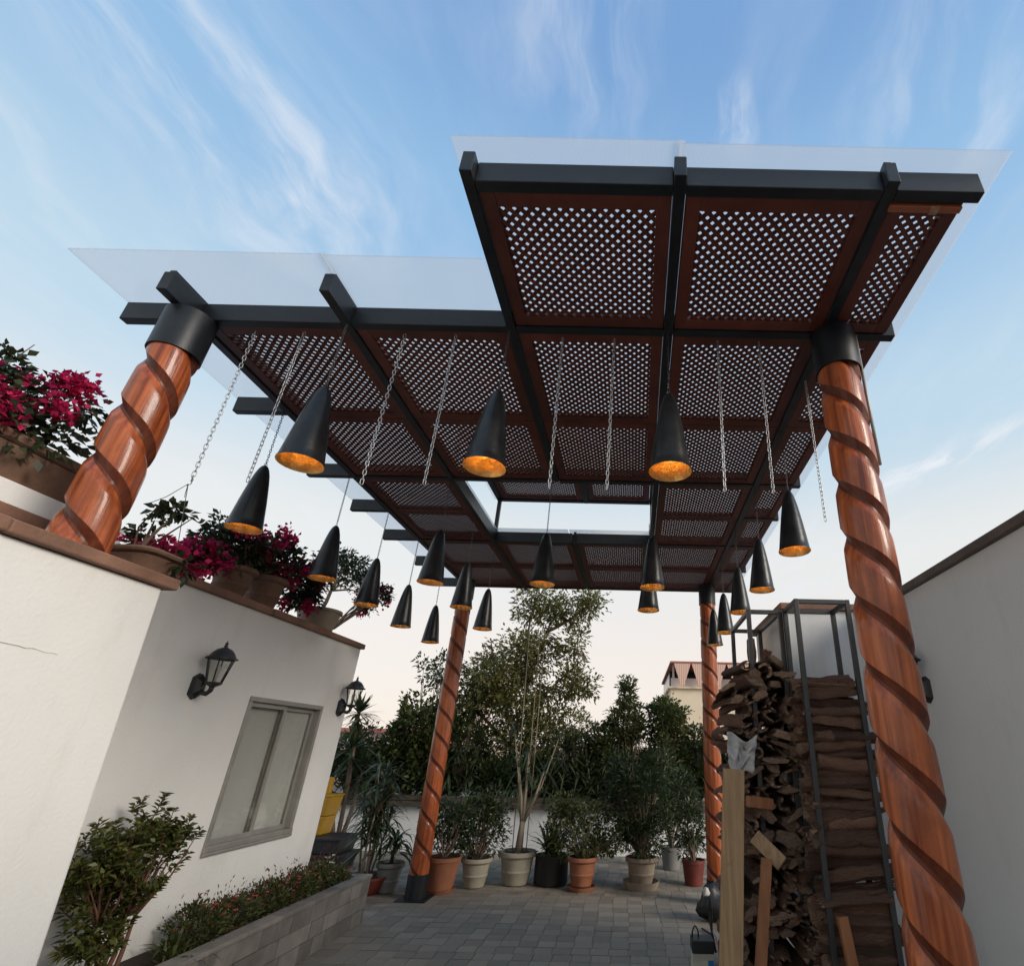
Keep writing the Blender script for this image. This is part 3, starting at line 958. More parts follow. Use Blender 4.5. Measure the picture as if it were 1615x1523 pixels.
# ------------------------------------------------------------------ plants
def unit(a):
    return a/np.maximum(np.linalg.norm(a, axis=-1, keepdims=True), 1e-9)
def leaves(P, D, L, Wd, fold=.18, droop=.15):
    n = len(P)
    D = unit(D)
    ref = unit(rng.normal(size=(n, 3))*.6+np.array([0, 0, 1.]))
    sd_ = unit(np.cross(D, ref)); upv = unit(np.cross(sd_, D))
    L = np.broadcast_to(np.asarray(L, float), (n,))[:, None]; Wd = np.broadcast_to(np.asarray(Wd, float), (n,))[:, None]
    mid = P+D*L*.45
    tip = P+D*L-np.array([0, 0, 1.])*L*droop
    return np.stack([P, mid+sd_*Wd/2+upv*Wd*fold, tip, mid-sd_*Wd/2+upv*Wd*fold], 1)
def clump_leaves(ells, nclump, per, rc, L, Wd, shell=.55, upb=.35, outb=.5):
    """leaves gathered in clumps spread through ellipsoids [(centre, radii, weight)]"""
    Ps, Ds, Ls, cl = [], [], [], []
    w = np.array([e[2] for e in ells], float); w /= w.sum()
    for _ in range(nclump):
        c0, r0, _w = ells[rng.choice(len(ells), p=w)]
        d = unit(rng.normal(size=3))
        rad = (shell+(1-shell)*rng.random())**.8 if rng.random() < .75 else rng.random()**.5*.8
        cc = np.array(c0)+d*np.array(r0)*rad
        cl.append((cc, np.array(c0)))
        k = max(3, int(per*rng.uniform(.5, 1.5)))
        q = unit(rng.normal(size=(k, 3)))*(rng.random((k, 1))**.6)*rc*rng.uniform(.6, 1.35)
        q[:, 2] *= .75
        Ps.append(cc+q)
        Ds.append(unit(q)*1.0+d*outb+np.array([0, 0, upb])+rng.normal(size=(k, 3))*.35)
        Ls.append(L*rng.uniform(.65, 1.25, k))
    P = np.concatenate(Ps); D = np.concatenate(Ds); Lv = np.concatenate(Ls)
    return leaves(P, D, Lv, Lv*(Wd/L)), cl
def stems(m, base, cl, r0, r1, every=3, sag=.12, fork=.45):
    base = Vector(base)
    for i, (cc, c0) in enumerate(cl):
        if i % every:
            continue
        e = Vector(cc)
        mid = base.lerp(e, fork)+Vector((rng.uniform(-1, 1), rng.uniform(-1, 1), rng.uniform(0, 1)))*sag*(e-base).length
        pts = []
        for t in np.linspace(0, 1, 6):
            pts.append(base*(1-t)**2+mid*2*t*(1-t)+e*t*t)
        m.tube(pts, [r0+(r1-r0)*t for t in np.linspace(0, 1, 6)], 5)
def blades(origin, n, L, Wd, spread=(15, 80), droop=.5, up0=None):
    """long arching strap leaves from a point"""
    origin = np.array(origin, float)
    out = []
    for i in range(n):
        az = rng.uniform(0, 2*math.pi)
        elv = R(90-rng.uniform(*spread))
        d = np.array([math.cos(az)*math.cos(elv), math.sin(az)*math.cos(elv), math.sin(elv)])
        l = L*rng.uniform(.65, 1.2); w = Wd*rng.uniform(.7, 1.2)
        sd_ = unit(np.cross(d, [0, 0, 1.])+1e-6)
        prev = None
        for t in (0, .25, .5, .75, 1.):
            p = origin+d*l*t-np.array([0, 0, 1.])*l*droop*t*t*rng.uniform(.85, 1.15)
            ww = w*(.5+.9*t if t < .5 else .95*(1-t)*1.9+.03)
            a, b = p-sd_*ww/2, p+sd_*ww/2
            if prev is not None:
                out.append([prev[0], prev[1], b, a])
            prev = (a, b)
    return np.array(out)

def pot_mesh(x, y, R0, H, kind):
    if kind == 'bowl':
        pr = [(0, .004), (R0*.6, .004), (R0*.80, H*.35), (R0*.95, H*.85), (R0, H*.88), (R0, H), (R0*.92, H), (R0*.88, H*.8), (0, H*.8)]
    elif kind == 'bands':
        pr = [(0, .012), (R0*.62, .012), (R0*.66, .03), (R0*.76, H*.38), (R0*.79, H*.40), (R0*.79, H*.44), (R0*.765, H*.46), (R0*.86, H*.80), (R0*.94, H*.83), (R0, H*.87), (R0, H*.97), (R0*.97, H), (R0*.88, H), (R0*.85, H*.90), (0, H*.90)]
    elif kind == 'plain':
        pr = [(0, .004), (R0*.72, .004), (R0*.94, H*.86), (R0, H*.87), (R0, H), (R0*.92, H), (R0*.9, H*.88), (0, H*.88)]
    else:
        pr = [(0, .004), (R0*.93, .004), (R0*.98, H*.1), (R0*.97, H*.9), (R0, H*.94), (R0, H), (R0*.94, H), (R0*.92, H*.9), (0, H*.9)]
    return MB().lathe(x, y, pr, 36, wob=.004)
def potted(x, y, z, R0, H, pk, pm, label, saucer=None, cat='potted plant', group='potted plants along the back'):
    o = thing('potted_plant', label, cat, (x, y, z), group)
    zo = z
    m = pot_mesh(0, 0, R0, H, pk)
    zs_ = 0
    if saucer:
        zs_ = .035
    m.v = [(a+x, b+y, c_+zo+zs_) for a, b, c_ in m.v]
    p = m.build('pot', M[pm], o, smooth=35)
    if saucer:
        sr, sh, sm = saucer
        MB().lathe(x, y, [(0, zo+.002), (sr*.85, zo+.002), (sr, zo+sh), (sr*.95, zo+sh), (sr*.82, zo+.02), (0, zo+.02)], 32).build('saucer', M[sm], p, smooth=35)
    MB().lathe(x, y, [(R0*.87, zo+zs_+H*.905), (R0*.4, zo+zs_+H*.93), (.001, zo+zs_+H*.925)], 20).build('soil', M['soil'], p)
    return o, zo+zs_+H*.92
def foliage(o, ells, base, nclump, per, rc, L, Wd, mat, stem=('bark', .012, .003), every=3, upb=.35, outb=.5, shell=.55, name='foliage'):
    q, cl = clump_leaves(ells, nclump, per, rc, L, Wd, shell, upb, outb)
    MB().quads(q).build(name, M[mat], o)
    if stem:
        m = MB(); stems(m, base, cl, stem[1], stem[2], every)
        m.build('stems', M[stem[0]], o, smooth=True)
    return cl

# --- potted row at the back
# cane palm in red bowl
o, zt_ = potted(-2.98, 7.02, 0, .25, .17, 'bowl', 'redpot', 'tall cane plant in a low red bowl at the end of the flower bed')
m = MB(); q = []
for k in range(9):
    a, rr = rng.uniform(0, 6.3), rng.uniform(.03, .14)
    bx, by = -2.98+rr*math.cos(a), 7.02+rr*math.sin(a)
    hgt = rng.uniform(.55, 1.15)
    tx, ty = bx+rng.uniform(-.16, .10), by+rng.uniform(-.1, .1)
    m.tube([(bx, by, zt_-.02), ((bx+tx)/2, (by+ty)/2, zt_+hgt*.5), (tx, ty, zt_+hgt)], [.012, .010, .008], 6)
    for t in (.5, .65, .8, .92, 1.0):
        q.append(blades((bx+(tx-bx)*t, by+(ty-by)*t, zt_+hgt*t), 11, .34, .030, (20, 110), .45))
m.build('canes', M['pale_bark'], o, smooth=True)
MB().quads(np.concatenate(q)).build('foliage', M['leaf_blade'], o)
MB().quads(blades((-2.92, 7.0, zt_+.75), 12, .28, .035, (30, 120), .3)).build('red_leaves', M['leaf_red'], o)
# broad strap plant in grey pot
o, zt_ = potted(-2.76, 6.99+.1, 0, .155, .29, 'bands', 'greypot', 'drooping strap leaf plant in a grey banded pot left of the rear left column')
MB().tube([(-2.76, 7.09, zt_-.02), (-2.75, 7.09, zt_+.22)], [.022, .016], 8).build('stem', M['leaf_blade'], o, smooth=True)
MB().quads(np.concatenate([blades((-2.75, 7.09, zt_+.1+.05*k), 12, .42, .045, (20, 85), .75) for k in range(4)])).build('foliage', M['leaf_blade'], o)
# terracotta behind column
o, zt_ = potted(-2.18, 7.16, 0, .19, .31, 'plain', 'terracotta', 'leafy plant in a terracotta pot just right of the rear left column', (.165, .045, 'terracotta'))
foliage(o, [((-2.2, 7.25, zt_+.40), (.30, .26, .34), 1)], (-2.19, 7.17, zt_-.02), 60, 24, .12, .07, .022, 'leaf_dark', ('bark', .010, .003))
# pale pot, dark bush
o, zt_ = potted(-1.87, 7.42, 0, .185, .30, 'bands', 'palepot', 'dark bushy plant in a pale banded pot, left of the staked sapling')
foliage(o, [((-1.95, 7.50, zt_+.34), (.42, .34, .36), 1), ((-1.75, 7.55, zt_+.55), (.25, .2, .2), .5)], (-1.87, 7.42, zt_-.02), 115, 24, .12, .065, .022, 'leaf_dark', ('bark', .010, .003))
# tall sapling with canes in largest pale pot
o, zt_ = potted(-1.42, 7.60, 0, .23, .35, 'bands', 'palepot', 'tall staked sapling with a pale forked trunk in the largest pale pot')
m = MB()
b0 = (-1.42, 7.60, zt_-.02)
m.tube([b0, (-1.41, 7.60, zt_+.18), (-1.40, 7.61, zt_+.34)], [.045, .038, .034], 10)
tips = []
for tx, ty, tz, r in ((-1.52, 7.62, .95, .02), (-1.18, 7.58, .92, .018), (-1.42, 7.66, 1.15, .016), (-1.02, 7.55, 1.3, .010), (-1.62, 7.60, 1.35, .010)):
    m.tube([(-1.405, 7.61, zt_+.30), ((tx-1.40)/2+.01, 7.61, zt_+.30+(tz-.3)*.45), (tx, ty, zt_+tz)], [.028, r, r*.5], 7)
    tips.append((tx, ty, zt_+tz))
m.build('trunk', M['pale_bark'], o, smooth=True)
q = [blades(t, 16, .30, .026, (20, 130), .5) for t in tips]+[blades((t[0], t[1], t[2]-.25), 10, .26, .024, (30, 130), .5) for t in tips]
MB().quads(np.concatenate(q)).build('foliage', M['leaf_blade'], o)
for cx_, tx in ((-1.50, -1.60), (-1.38, -1.44), (-1.33, -1.36)):
    MB().tube([(cx_, 7.66, zt_-.05), (tx, 7.72, 3.05+rng.uniform(-.25, .25))], .0065, 6).build('cane_stake', M['cane'], o, smooth=True)
# black pot
o, zt_ = potted(-1.0, 7.66, 0, .21, .31, 'tub', 'blackpot', 'dark strap leaf plant in a black tub between the sapling and the terracotta pot')
MB().quads(np.concatenate([blades((-1.02+rng.uniform(-.06, .06), 7.66, zt_+.02), 16, .55, .045, (5, 60), .35) for k in range(3)])).build('foliage', M['leaf_dark'], o)
# terracotta with saucer
o, zt_ = potted(-.60, 7.42, 0, .185, .30, 'bands', 'terracotta', 'round leafy bush in a banded terracotta pot with a saucer', (.175, .045, 'terracotta'))
foliage(o, [((-.66, 7.50, zt_+.30), (.46, .36, .33), 1), ((-.30, 7.45, zt_+.2), (.25, .2, .14), .25), ((-.8, 7.6, zt_+.5), (.25, .2, .2), .3)], (-.60, 7.42, zt_-.02), 130, 28, .11, .05, .028, 'leaf', ('bark', .009, .003))
m = MB(); m.tube([(-.5, 7.4, zt_+.05), (-.2, 7.38, zt_+.20), (-.02, 7.36, zt_+.10)], .006, 5); m.build('side_branch', M['bark'], o, smooth=True)
# beige with wide saucer
o, zt_ = potted(.11, 7.55, 0, .20, .29, 'bands', 'beigepot', 'tall oleander like bush in a beige pot on a wide saucer', (.225, .085, 'beigepot'))
foliage(o, [((.10, 7.6, zt_+.62), (.46, .42, .48), 2), ((.15, 7.6, zt_+.25), (.28, .25, .28), 1), ((-.2, 7.65, zt_+.85), (.25, .25, .3), .5), ((.35, 7.65, zt_+.95), (.22, .2, .28), .4)], (.11, 7.55, zt_-.02), 230, 30, .13, .085, .018, 'leaf_dark', ('bark', .012, .003))
# grey far pot
o, zt_ = potted(.55, 8.72, 0, .16, .27, 'plain', 'greypot', 'thin stemmed bush in a plain grey pot against the back wall')
foliage(o, [((.55, 8.75, zt_+.75), (.34, .30, .32), 1)], (.55, 8.72, zt_-.02), 80, 24, .10, .08, .022, 'leaf_dark', ('pale_bark', .014, .004))
# red pot
o, zt_ = potted(.77, 7.80, 0, .15, .27, 'plain', 'redpot', 'leafy plant in a dark red pot beside the rear right column')
foliage(o, [((.73, 7.85, zt_+.36), (.26, .24, .32), 1)], (.77, 7.80, zt_-.02), 60, 24, .09, .07, .024, 'leaf_dark', ('bark', .010, .003))

# --- plants in the trough on the back wall
def shrub(label, base, ells, nclump, per, rc, L, Wd, mat, stem=('bark', .02, .004), name='shrub', cat='shrub', group='shrubs along the back wall trough', **kw):
    o = thing(name, label, cat, base, group)
    foliage(o, ells, base, nclump, per, rc, L, Wd, mat, stem, **kw)
    return o
def yucca(label, base, heads, nb=34, L=.55, Wd=.05, mat='leaf_blade', group='spiky plants along the back wall trough'):
    o = thing('spiky_plant', label, 'spiky plant', base, group)
    m = MB(); q = []
    for (x, y, z) in heads:
        m.tube([base, ((base[0]+x)/2+.03, (base[1]+y)/2, (base[2]+z)/2), (x, y, z)], [.035, .03, .025], 7)
        q.append(blades((x, y, z), nb, L, Wd, (3, 110), .22))
        q.append(blades((x, y, z-.12), nb//2, L, Wd, (60, 140), .22))
    m.build('stem', M['bark'], o, smooth=True)
    MB().quads(np.concatenate(q)).build('foliage', M[mat], o)
    return o
zt0 = .74
# top knot tree left, in front of the parapet
yucca('spiky plant with a round tuft on a dark stem beside the far lantern', (-4.30, 8.9, .0), [(-4.42, 8.9, 1.95), (-4.40, 8.9, 1.45), (-4.15, 8.9, 1.15), (-4.62, 8.85, 1.0)], 60, .42, .045, 'leaf_dark')
shrub('dense upright shrub with rounded leaf tufts left of the rear left column', (-3.75, 9.7, zt0),
      [((-3.75, 9.7, 1.75), (.42, .35, .62), 2), ((-4.0, 9.7, 1.3), (.4, .3, .5), 1), ((-3.5, 9.7, 1.25), (.35, .3, .45), 1)], 230, 30, .13, .10, .05, 'leaf', outb=.8)
shrub('grey leaved airy shrub rising behind the rear left column', (-3.4, 9.8, zt0),
      [((-3.55, 9.8, 2.75), (.55, .3, .32), 2), ((-3.1, 9.8, 2.2), (.35, .3, .5), 1)], 70, 18, .13, .085, .04, 'leaf_dark', ('pale_bark', .022, .004), every=2)
yucca('spiky plant low in the trough left of the rear left column', (-4.7, 9.7, zt0), [(-4.7, 9.7, 1.15), (-5.1, 9.7, 1.3), (-4.4, 9.7, 1.05)], 40, .5, .05)
yucca('spiky plant in the trough just behind the rear left column', (-3.0, 9.7, zt0), [(-3.1, 9.7, 1.15), (-2.8, 9.7, 1.25)], 44, .55, .045)
yucca('tangle of spiky leaves in the trough left of the sapling', (-2.4, 9.7, zt0), [(-2.5, 9.7, 1.2), (-2.2, 9.7, 1.05), (-2.65, 9.7, 1.5)], 44, .55, .04, 'leaf_dark')
yucca('tangle of spiky leaves in the trough behind the sapling', (-1.8, 9.7, zt0), [(-1.8, 9.7, 1.35), (-1.55, 9.7, 1.1), (-2.0, 9.7, 1.0)], 44, .6, .04)
yucca('tangle of spiky leaves in the trough right of the sapling', (-1.15, 9.7, zt0), [(-1.15, 9.7, 1.45), (-.9, 9.7, 1.2), (-1.35, 9.7, 1.0)], 44, .55, .04)
yucca('spiky plant in the trough left of the tall right bush', (-.55, 9.7, zt0), [(-.6, 9.7, 1.25), (-.4, 9.7, 1.0)], 44, .5, .045, 'leaf_dark')
yucca('spiky plant in the trough near the rear right column', (.75, 9.7, zt0), [(.75, 9.7, 1.35), (1.05, 9.7, 1.15), (.5, 9.7, 1.0)], 50, .5, .045, 'leaf_dark')
yucca('spiky plant in the trough right of the rear right column', (1.5, 9.7, zt0), [(1.5, 9.7, 1.25), (1.8, 9.7, 1.5), (2.3, 9.7, 1.3)], 44, .5, .045, 'leaf_dark')
shrub('bushy green shrub with a pointed top left of the far building', (-.15, 9.75, zt0),
      [((-.15, 9.75, 1.95), (.36, .32, .42), 2), ((-.17, 9.75, 2.45), (.12, .12, .28), .5), ((-.45, 9.75, 1.45), (.36, .3, .42), 1.2), ((.1, 9.75, 1.4), (.4, .3, .45), 1.2)], 250, 30, .10, .075, .032, 'leaf', upb=.6)
shrub('bushy green shrub with a rounded top in front of the far building', (.6, 9.75, zt0),
      [((.55, 9.75, 2.0), (.38, .32, .36), 2), ((.62, 9.75, 1.45), (.42, .32, .5), 1.5)], 190, 30, .10, .075, .034, 'leaf', upb=.5)
shrub('brownish thin shrub between the big tree and the pointed shrub', (-1.0, 9.8, zt0),
      [((-1.0, 9.8, 1.95), (.30, .25, .42), 1), ((-1.25, 9.8, 1.5), (.35, .25, .4), 1)], 70, 22, .11, .075, .03, 'leaf_olive', ('bark', .016, .004))
# low dense growth filling the trough
for k, (x, w_, h_, lab) in enumerate(((-5.6, .5, .55, 'low dark growth at the far left end of the trough'), (-4.3, .55, .5, 'low dark growth in the trough behind the spiky tuft plant'), (-3.25, .5, .45, 'low dark growth in the trough behind the rear left column'),
        (-2.35, .5, .5, 'low dark growth in the trough behind the pale pot with the dark bush'), (-1.5, .5, .48, 'low dark growth in the trough behind the largest pale pot'), (-.75, .45, .45, 'low dark growth in the trough behind the terracotta pot with the saucer'),
        (.0, .45, .5, 'low dark growth in the trough behind the beige pot'), (.75, .45, .5, 'low dark growth in the trough behind the rear right column'), (1.7, .6, .6, 'low dark growth in the trough behind the firewood racks'))):
    shrub(lab, (x, 9.72, zt0), [((x, 9.72, zt0+h_*.55), (w_, .24, h_*.6), 1)], 95, 26, .12, .12, .03, 'leaf_dark', ('bark', .01, .003), group='low growth along the back wall trough', upb=.9)
for x, zz, lab in ((-2.9, 1.9, 'tall thin cane plant in the trough left of the big tree'), (-.75, 1.75, 'tall thin cane plant in the trough right of the big tree'), (-1.6, 1.7, 'tall thin cane plant in the trough in front of the big tree'), (.3, 1.6, 'tall thin cane plant in the trough between the two green shrubs')):
    yucca(lab, (x, 9.66, zt0), [(x+rng.uniform(-.3, .3), 9.66, zz*rng.uniform(.65, 1.0)) for _ in range(6)], 26, .42, .03, 'leaf_blade', 'thin cane plants along the back wall trough')
# taller loose shrubs closing the gap under the big tree
shrub('loose olive shrub behind the rear left column, under the big tree', (-2.95, 9.85, zt0), [((-2.95, 9.85, 1.75), (.50, .35, .55), 2), ((-2.6, 9.85, 1.5), (.4, .3, .4), 1)], 80, 26, .22, .09, .035, 'leaf', ('bark', .018, .004))
shrub('loose olive shrub directly under the big tree', (-1.95, 9.85, zt0), [((-1.95, 9.85, 1.6), (.55, .35, .48), 2), ((-1.55, 9.85, 1.75), (.36, .3, .42), 1.2)], 80, 26, .22, .09, .035, 'leaf_olive', ('bark', .018, .004))
shrub('loose leafy shrub right of the big tree', (-.75, 9.85, zt0), [((-.85, 9.85, 1.6), (.42, .3, .46), 2), ((-.5, 9.85, 1.45), (.36, .3, .40), 1)], 75, 26, .2, .085, .034, 'leaf', ('bark', .018, .004))
shrub('leafy shrub at the far left behind the spiky tuft plant', (-4.75, 9.8, zt0), [((-4.75, 9.8, 1.35), (.5, .3, .45), 1)], 90, 26, .17, .09, .036, 'leaf_dark', ('bark', .018, .004))
shrub('leafy shrub filling in behind the rear right column', (1.1, 9.85, zt0), [((1.1, 9.85, 1.5), (.45, .3, .5), 1)], 90, 26, .16, .085, .034, 'leaf_dark', ('bark', .018, .004))
# big tree
tr = thing('ficus_tree', 'big loose crowned tree rising behind the row of pots', 'tree', (-2.15, 9.9, .5))
m = MB()
m.tube([(-2.15, 9.9, .3), (-2.12, 9.9, 1.2), (-2.15, 9.9, 1.9)], [.07, .06, .05], 10)
limbs = [((-2.15, 9.9, 1.6), (-2.0, 9.9, 2.6), (-1.75, 9.9, 3.5), (-1.5, 9.9, 4.2)), ((-2.13, 9.9, 1.7), (-1.7, 9.9, 2.4), (-1.3, 9.85, 2.75), (-.95, 9.85, 3.05)), ((-2.15, 9.9, 1.8), (-2.5, 9.9, 2.4), (-2.7, 9.9, 3.0), (-2.75, 9.9, 3.3)),
         ((-2.14, 9.9, 1.5), (-2.7, 9.9, 2.0), (-3.1, 9.9, 2.3), (-3.3, 9.9, 2.4)), ((-1.3, 9.85, 2.75), (-1.1, 9.85, 2.6), (-.95, 9.85, 2.45), (-.9, 9.85, 2.35)), ((-1.75, 9.9, 3.5), (-1.3, 9.9, 3.7), (-1.0, 9.9, 4.0), (-.85, 9.9, 4.15)),
         ((-2.0, 9.9, 2.6), (-2.1, 9.9, 3.2), (-2.1, 9.9, 3.7), (-2.0, 9.9, 4.1))]
for lb in limbs:
    P_ = [Vector(p) for p in lb]
    pts = []
    for t in np.linspace(0, 1, 8):
        u = 1-t
        pts.append(P_[0]*u**3+P_[1]*3*u*u*t+P_[2]*3*u*t*t+P_[3]*t**3)
    m.tube(pts, list(np.linspace(.036, .010, 8)), 7)
m.build('trunk', M['bark'], tr, smooth=True)
ells = [((-2.55, 9.9, 2.75), (.55, .45, .55), 3.2), ((-2.15, 9.9, 2.35), (.60, .45, .50), 3), ((-2.0, 9.9, 3.15), (.5, .4, .4), 1.8), ((-1.95, 9.9, 4.0), (.5, .4, .38), 1.8), ((-1.35, 9.9, 3.95), (.45, .35, .35), 1.4),
        ((-1.2, 9.85, 3.2), (.30, .28, .40), 1.3), ((-1.05, 9.85, 2.6), (.36, .28, .26), 1.4), ((-2.9, 9.9, 2.2), (.55, .4, .45), 1.8), ((-1.0, 9.9, 4.1), (.3, .25, .22), .6), ((-1.6, 9.9, 2.2), (.5, .35, .4), 1.2)]
q, cl = clump_leaves(ells, 440, 32, .24, .088, .040, .45, .15, .3)
MB().quads(q).build('crown', M['leaf_olive'], tr)
m = MB()
nodes = [Vector(lb[-1]) for lb in limbs]+[Vector(lb[2]) for lb in limbs]+[Vector(lb[1]) for lb in limbs]
for i, (cc, c0) in enumerate(cl):
    if i % 2: continue
    b = min(nodes, key=lambda n_: (n_-Vector(cc)).length)
    m.tube([b, b.lerp(Vector(cc), .5)+Vector((0, 0, .06)), cc], [.012, .008, .004], 5)
m.build('twigs', M['bark'], tr, smooth=True, kind='stuff')

# --- shrub in the flower bed
o = thing('bed_shrub', 'green leafy shrub with reddish stems at the near end of the flower bed', 'shrub', (-2.72, 3.42, .33))
base = (-2.72, 3.40, .33)
ell = [((-2.72, 3.40, 1.00), (.13, .20, .17), 2.0), ((-2.70, 3.60, .96), (.08, .13, .14), .8), ((-2.72, 3.18, .84), (.15, .18, .26), 2.0), ((-2.70, 3.40, .74), (.13, .18, .15), 1.2), ((-2.68, 3.22, .56), (.12, .14, .12), .6)]
q = []
m = MB()
forks = []
for k in range(11):
    bx = np.array(base)+np.array([rng.uniform(-.05, .05), rng.uniform(-.08, .08), -.02])
    fk = bx+np.array([rng.uniform(-.05, .06), rng.uniform(-.12, .13), rng.uniform(.20, .36)])
    forks.append((fk, bx))
used_f = set()
ww = np.array([e[2] for e in ell], float); ww /= ww.sum()
for i in range(260):
    c0, r0, _ = ell[rng.choice(len(ell), p=ww)]
    d = unit(rng.normal(size=3))
    if rng.random() < .7: d[2] = abs(d[2])
    tip = np.array(c0)+d*np.array(r0)*(rng.uniform(.35, 1.08) if rng.random() < .85 else rng.uniform(1.05, 1.4))
    fi = min(range(len(forks)), key=lambda f_: np.linalg.norm(forks[f_][0]-tip))
    fk = forks[fi][0]; used_f.add(fi)
    stem_d = unit(tip-fk+np.array([0, 0, .16])+d*.08)
    nl = 17
    ts = rng.random(nl)**.6
    P_ = tip-stem_d*(1-ts[:, None])*.12
    az = rng.uniform(0, 6.28, nl)
    sidev = unit(np.cross(stem_d, [.3, .5, .8])); s2 = np.cross(stem_d, sidev)
    D_ = (np.cos(az)[:, None]*sidev+np.sin(az)[:, None]*s2)+stem_d*.6
    q.append(leaves(P_, D_, rng.uniform(.036, .058, nl), rng.uniform(.015, .022, nl), .2, .15))
    if i % 3 == 0:
        mid = (fk+tip)/2+rng.normal(size=3)*.02
        m.tube([fk, fk*.5+mid*.5, mid, mid*.5+tip*.5, tip], [.007, .006, .005, .003, .002], 5)
for fi in used_f:
    fk, bx = forks[fi]
    m.tube([bx, bx*.5+fk*.5+rng.normal(size=3)*.012, fk], [.014, .011, .007], 7)
MB().quads(np.concatenate(q)).build('foliage', M['leaf_shrub'], o)
m.build('stems', M['red_bark'], o, smooth=True)
# low flowering plants along the bed
o = thing('fern_plant', 'dark strap leaf plant in the flower bed beside the leafy shrub', 'plant', (-2.68, 3.85, .33))
MB().quads(np.concatenate([blades((-2.68+rng.uniform(-.05, .05), 3.85+rng.uniform(-.12, .12), .33), 12, .26, .022, (5, 70), .5) for _ in range(6)])).build('foliage', M['leaf'], o)
spots = [(4.08, .17, .24, 'pinkish tipped flowering plant nearest the leafy shrub in the bed', 'petal_red'), (4.42, .18, .22, 'red flowering plant in the bed below the left pane', 'petal_red'), (4.78, .18, .23, 'red flowering plant in the bed below the right pane', 'petal_red'),
         (5.12, .18, .24, 'dense red flowering plant in the bed below the far window edge', 'petal_red'), (5.48, .17, .26, 'tall flowering plant with white blooms at the far end of the bed', 'petal_white'), (5.75, .13, .14, 'low plant with small red blooms in the far corner of the bed', 'petal_red')]
for y, ry, hh, lab, pet in spots:
    o = thing('flowering_plant', lab, 'flowering plant', (-2.73, y, .33), 'flowering plants in the slate bed')
    e = [((-2.74, y, .33+hh*.45), (.15, ry, hh*.5), 1)]
    foliage(o, e, (-2.73, y, .32), 70, 20, .05, .032, .014, 'leaf', ('red_bark', .004, .0015), every=4, upb=.8)
    # upright reddish tips
    P_ = np.array([-2.74, y, .33+hh*.8])+rng.normal(size=(120, 3))*np.array([.06, ry*.5, hh*.22])
    MB().quads(leaves(P_, rng.normal(size=(120, 3))*.5+np.array([0, 0, 1.2]), rng.uniform(.02, .04, 120), .010)).build('red_tips', M['leaf_red'], o, kind='stuff')
    fq = []
    for k in range(14):
        cpt = np.array([-2.70+rng.uniform(-.08, .10), y+rng.uniform(-ry, ry), .33+hh*rng.uniform(.5, 1.0)])
        az = np.arange(5)*1.2566
        D_ = np.stack([np.cos(az), np.sin(az), np.full(5, .5)], 1)
        fq.append(leaves(np.repeat(cpt[None], 5, 0), D_, .017, .014, .1, 0))
    MB().quads(np.concatenate(fq)).build('flowers', M[pet], o, kind='stuff')

# --- bougainvillea
def boug(label, base, ells, ncl, nfl, name='bougainvillea', pot=None, long=None, rc=.10):
    o = thing(name, label, 'bougainvillea', base, 'bougainvilleas on the left roof')
    q, cl = clump_leaves(ells, int(ncl*1.6), 30, rc, .048, .03, .35, .1, .3)
    MB().quads(q).build('foliage', M['leaf_boug'], o)
    m = MB(); stems(m, base, cl, .012, .003, 3, .15)
    for lg in (long or []):
        m.tube(lg, list(np.linspace(.006, .002, len(lg))), 5)
    m.build('stems', M['bark'], o, smooth=True)
    fq = []
    for k in range(nfl):
        c0, r0, _ = ells[rng.integers(len(ells))]
        d = unit(rng.normal(size=3)+np.array([.35, -.35, .25]))
        cc = np.array(c0)+d*np.array(r0)*rng.uniform(.75, 1.12)
        n_ = rng.integers(35, 80)
        P_ = cc+rng.normal(size=(n_, 3))*rng.uniform(.020, .038)
        fq.append(leaves(P_, rng.normal(size=(n_, 3))+d, rng.uniform(.026, .040, n_), rng.uniform(.024, .034, n_), .25, 0))
    MB().quads(np.concatenate(fq)).build('flowers', M['bract'], o, kind='stuff')
    if pot:
        for (x, y, z, r, hh) in pot:
            pm_ = pot_mesh(0, 0, r, hh, 'bands')
            pm_.v = [(a+x, b+y, c_+z) for a, b, c_ in pm_.v]
            pm_.build('pot', M['trough_clay'], o, smooth=35)
    return o
def trough(label, x0, x1, y0, y1, z0, z1):
    o = thing('clay_trough', label, 'planter', ((x0+x1)/2, (y0+y1)/2, z0), 'clay troughs on the left roof')
    def ring(x0, x1, y0, y1, z, r, n=6):
        pts = []
        for (cx, cy, a0) in ((x1-r, y1-r, 0), (x0+r, y1-r, 90), (x0+r, y0+r, 180), (x1-r, y0+r, 270)):
            for k in range(n):
                a = R(a0+90*k/(n-1))
                pts.append((cx+r*math.cos(a), cy+r*math.sin(a), z))
        return pts
    hh = z1-z0
    rings = [(.05, 0), (.03, hh*.5), (.012, hh*.72), (0.022, hh*.74), (-.002, hh*.80), (-.008, hh*.88), (-.002, hh*.97), (.008, hh), (.03, hh), (.035, hh*.85)]
    vs = []; fs = []
    n = 24
    for ins, z in rings:
        vs += ring(x0+ins, x1-ins, y0+ins, y1-ins, z0+z, .07)
    for i in range(len(rings)-1):
        for k in range(n):
            k2 = (k+1) % n
            fs.append((i*n+k, i*n+k2, (i+1)*n+k2, (i+1)*n+k))
    fs.append(tuple(range(n))[::-1]); fs.append(tuple((len(rings)-1)*n+k for k in range(n)))
    MB().add(vs, fs).build('trough', M['trough_clay'], o, smooth=35)
    return o
trough('long clay trough on the low parapet at the left edge', -3.25, -2.90, .9, 2.62, 2.582, 2.79)
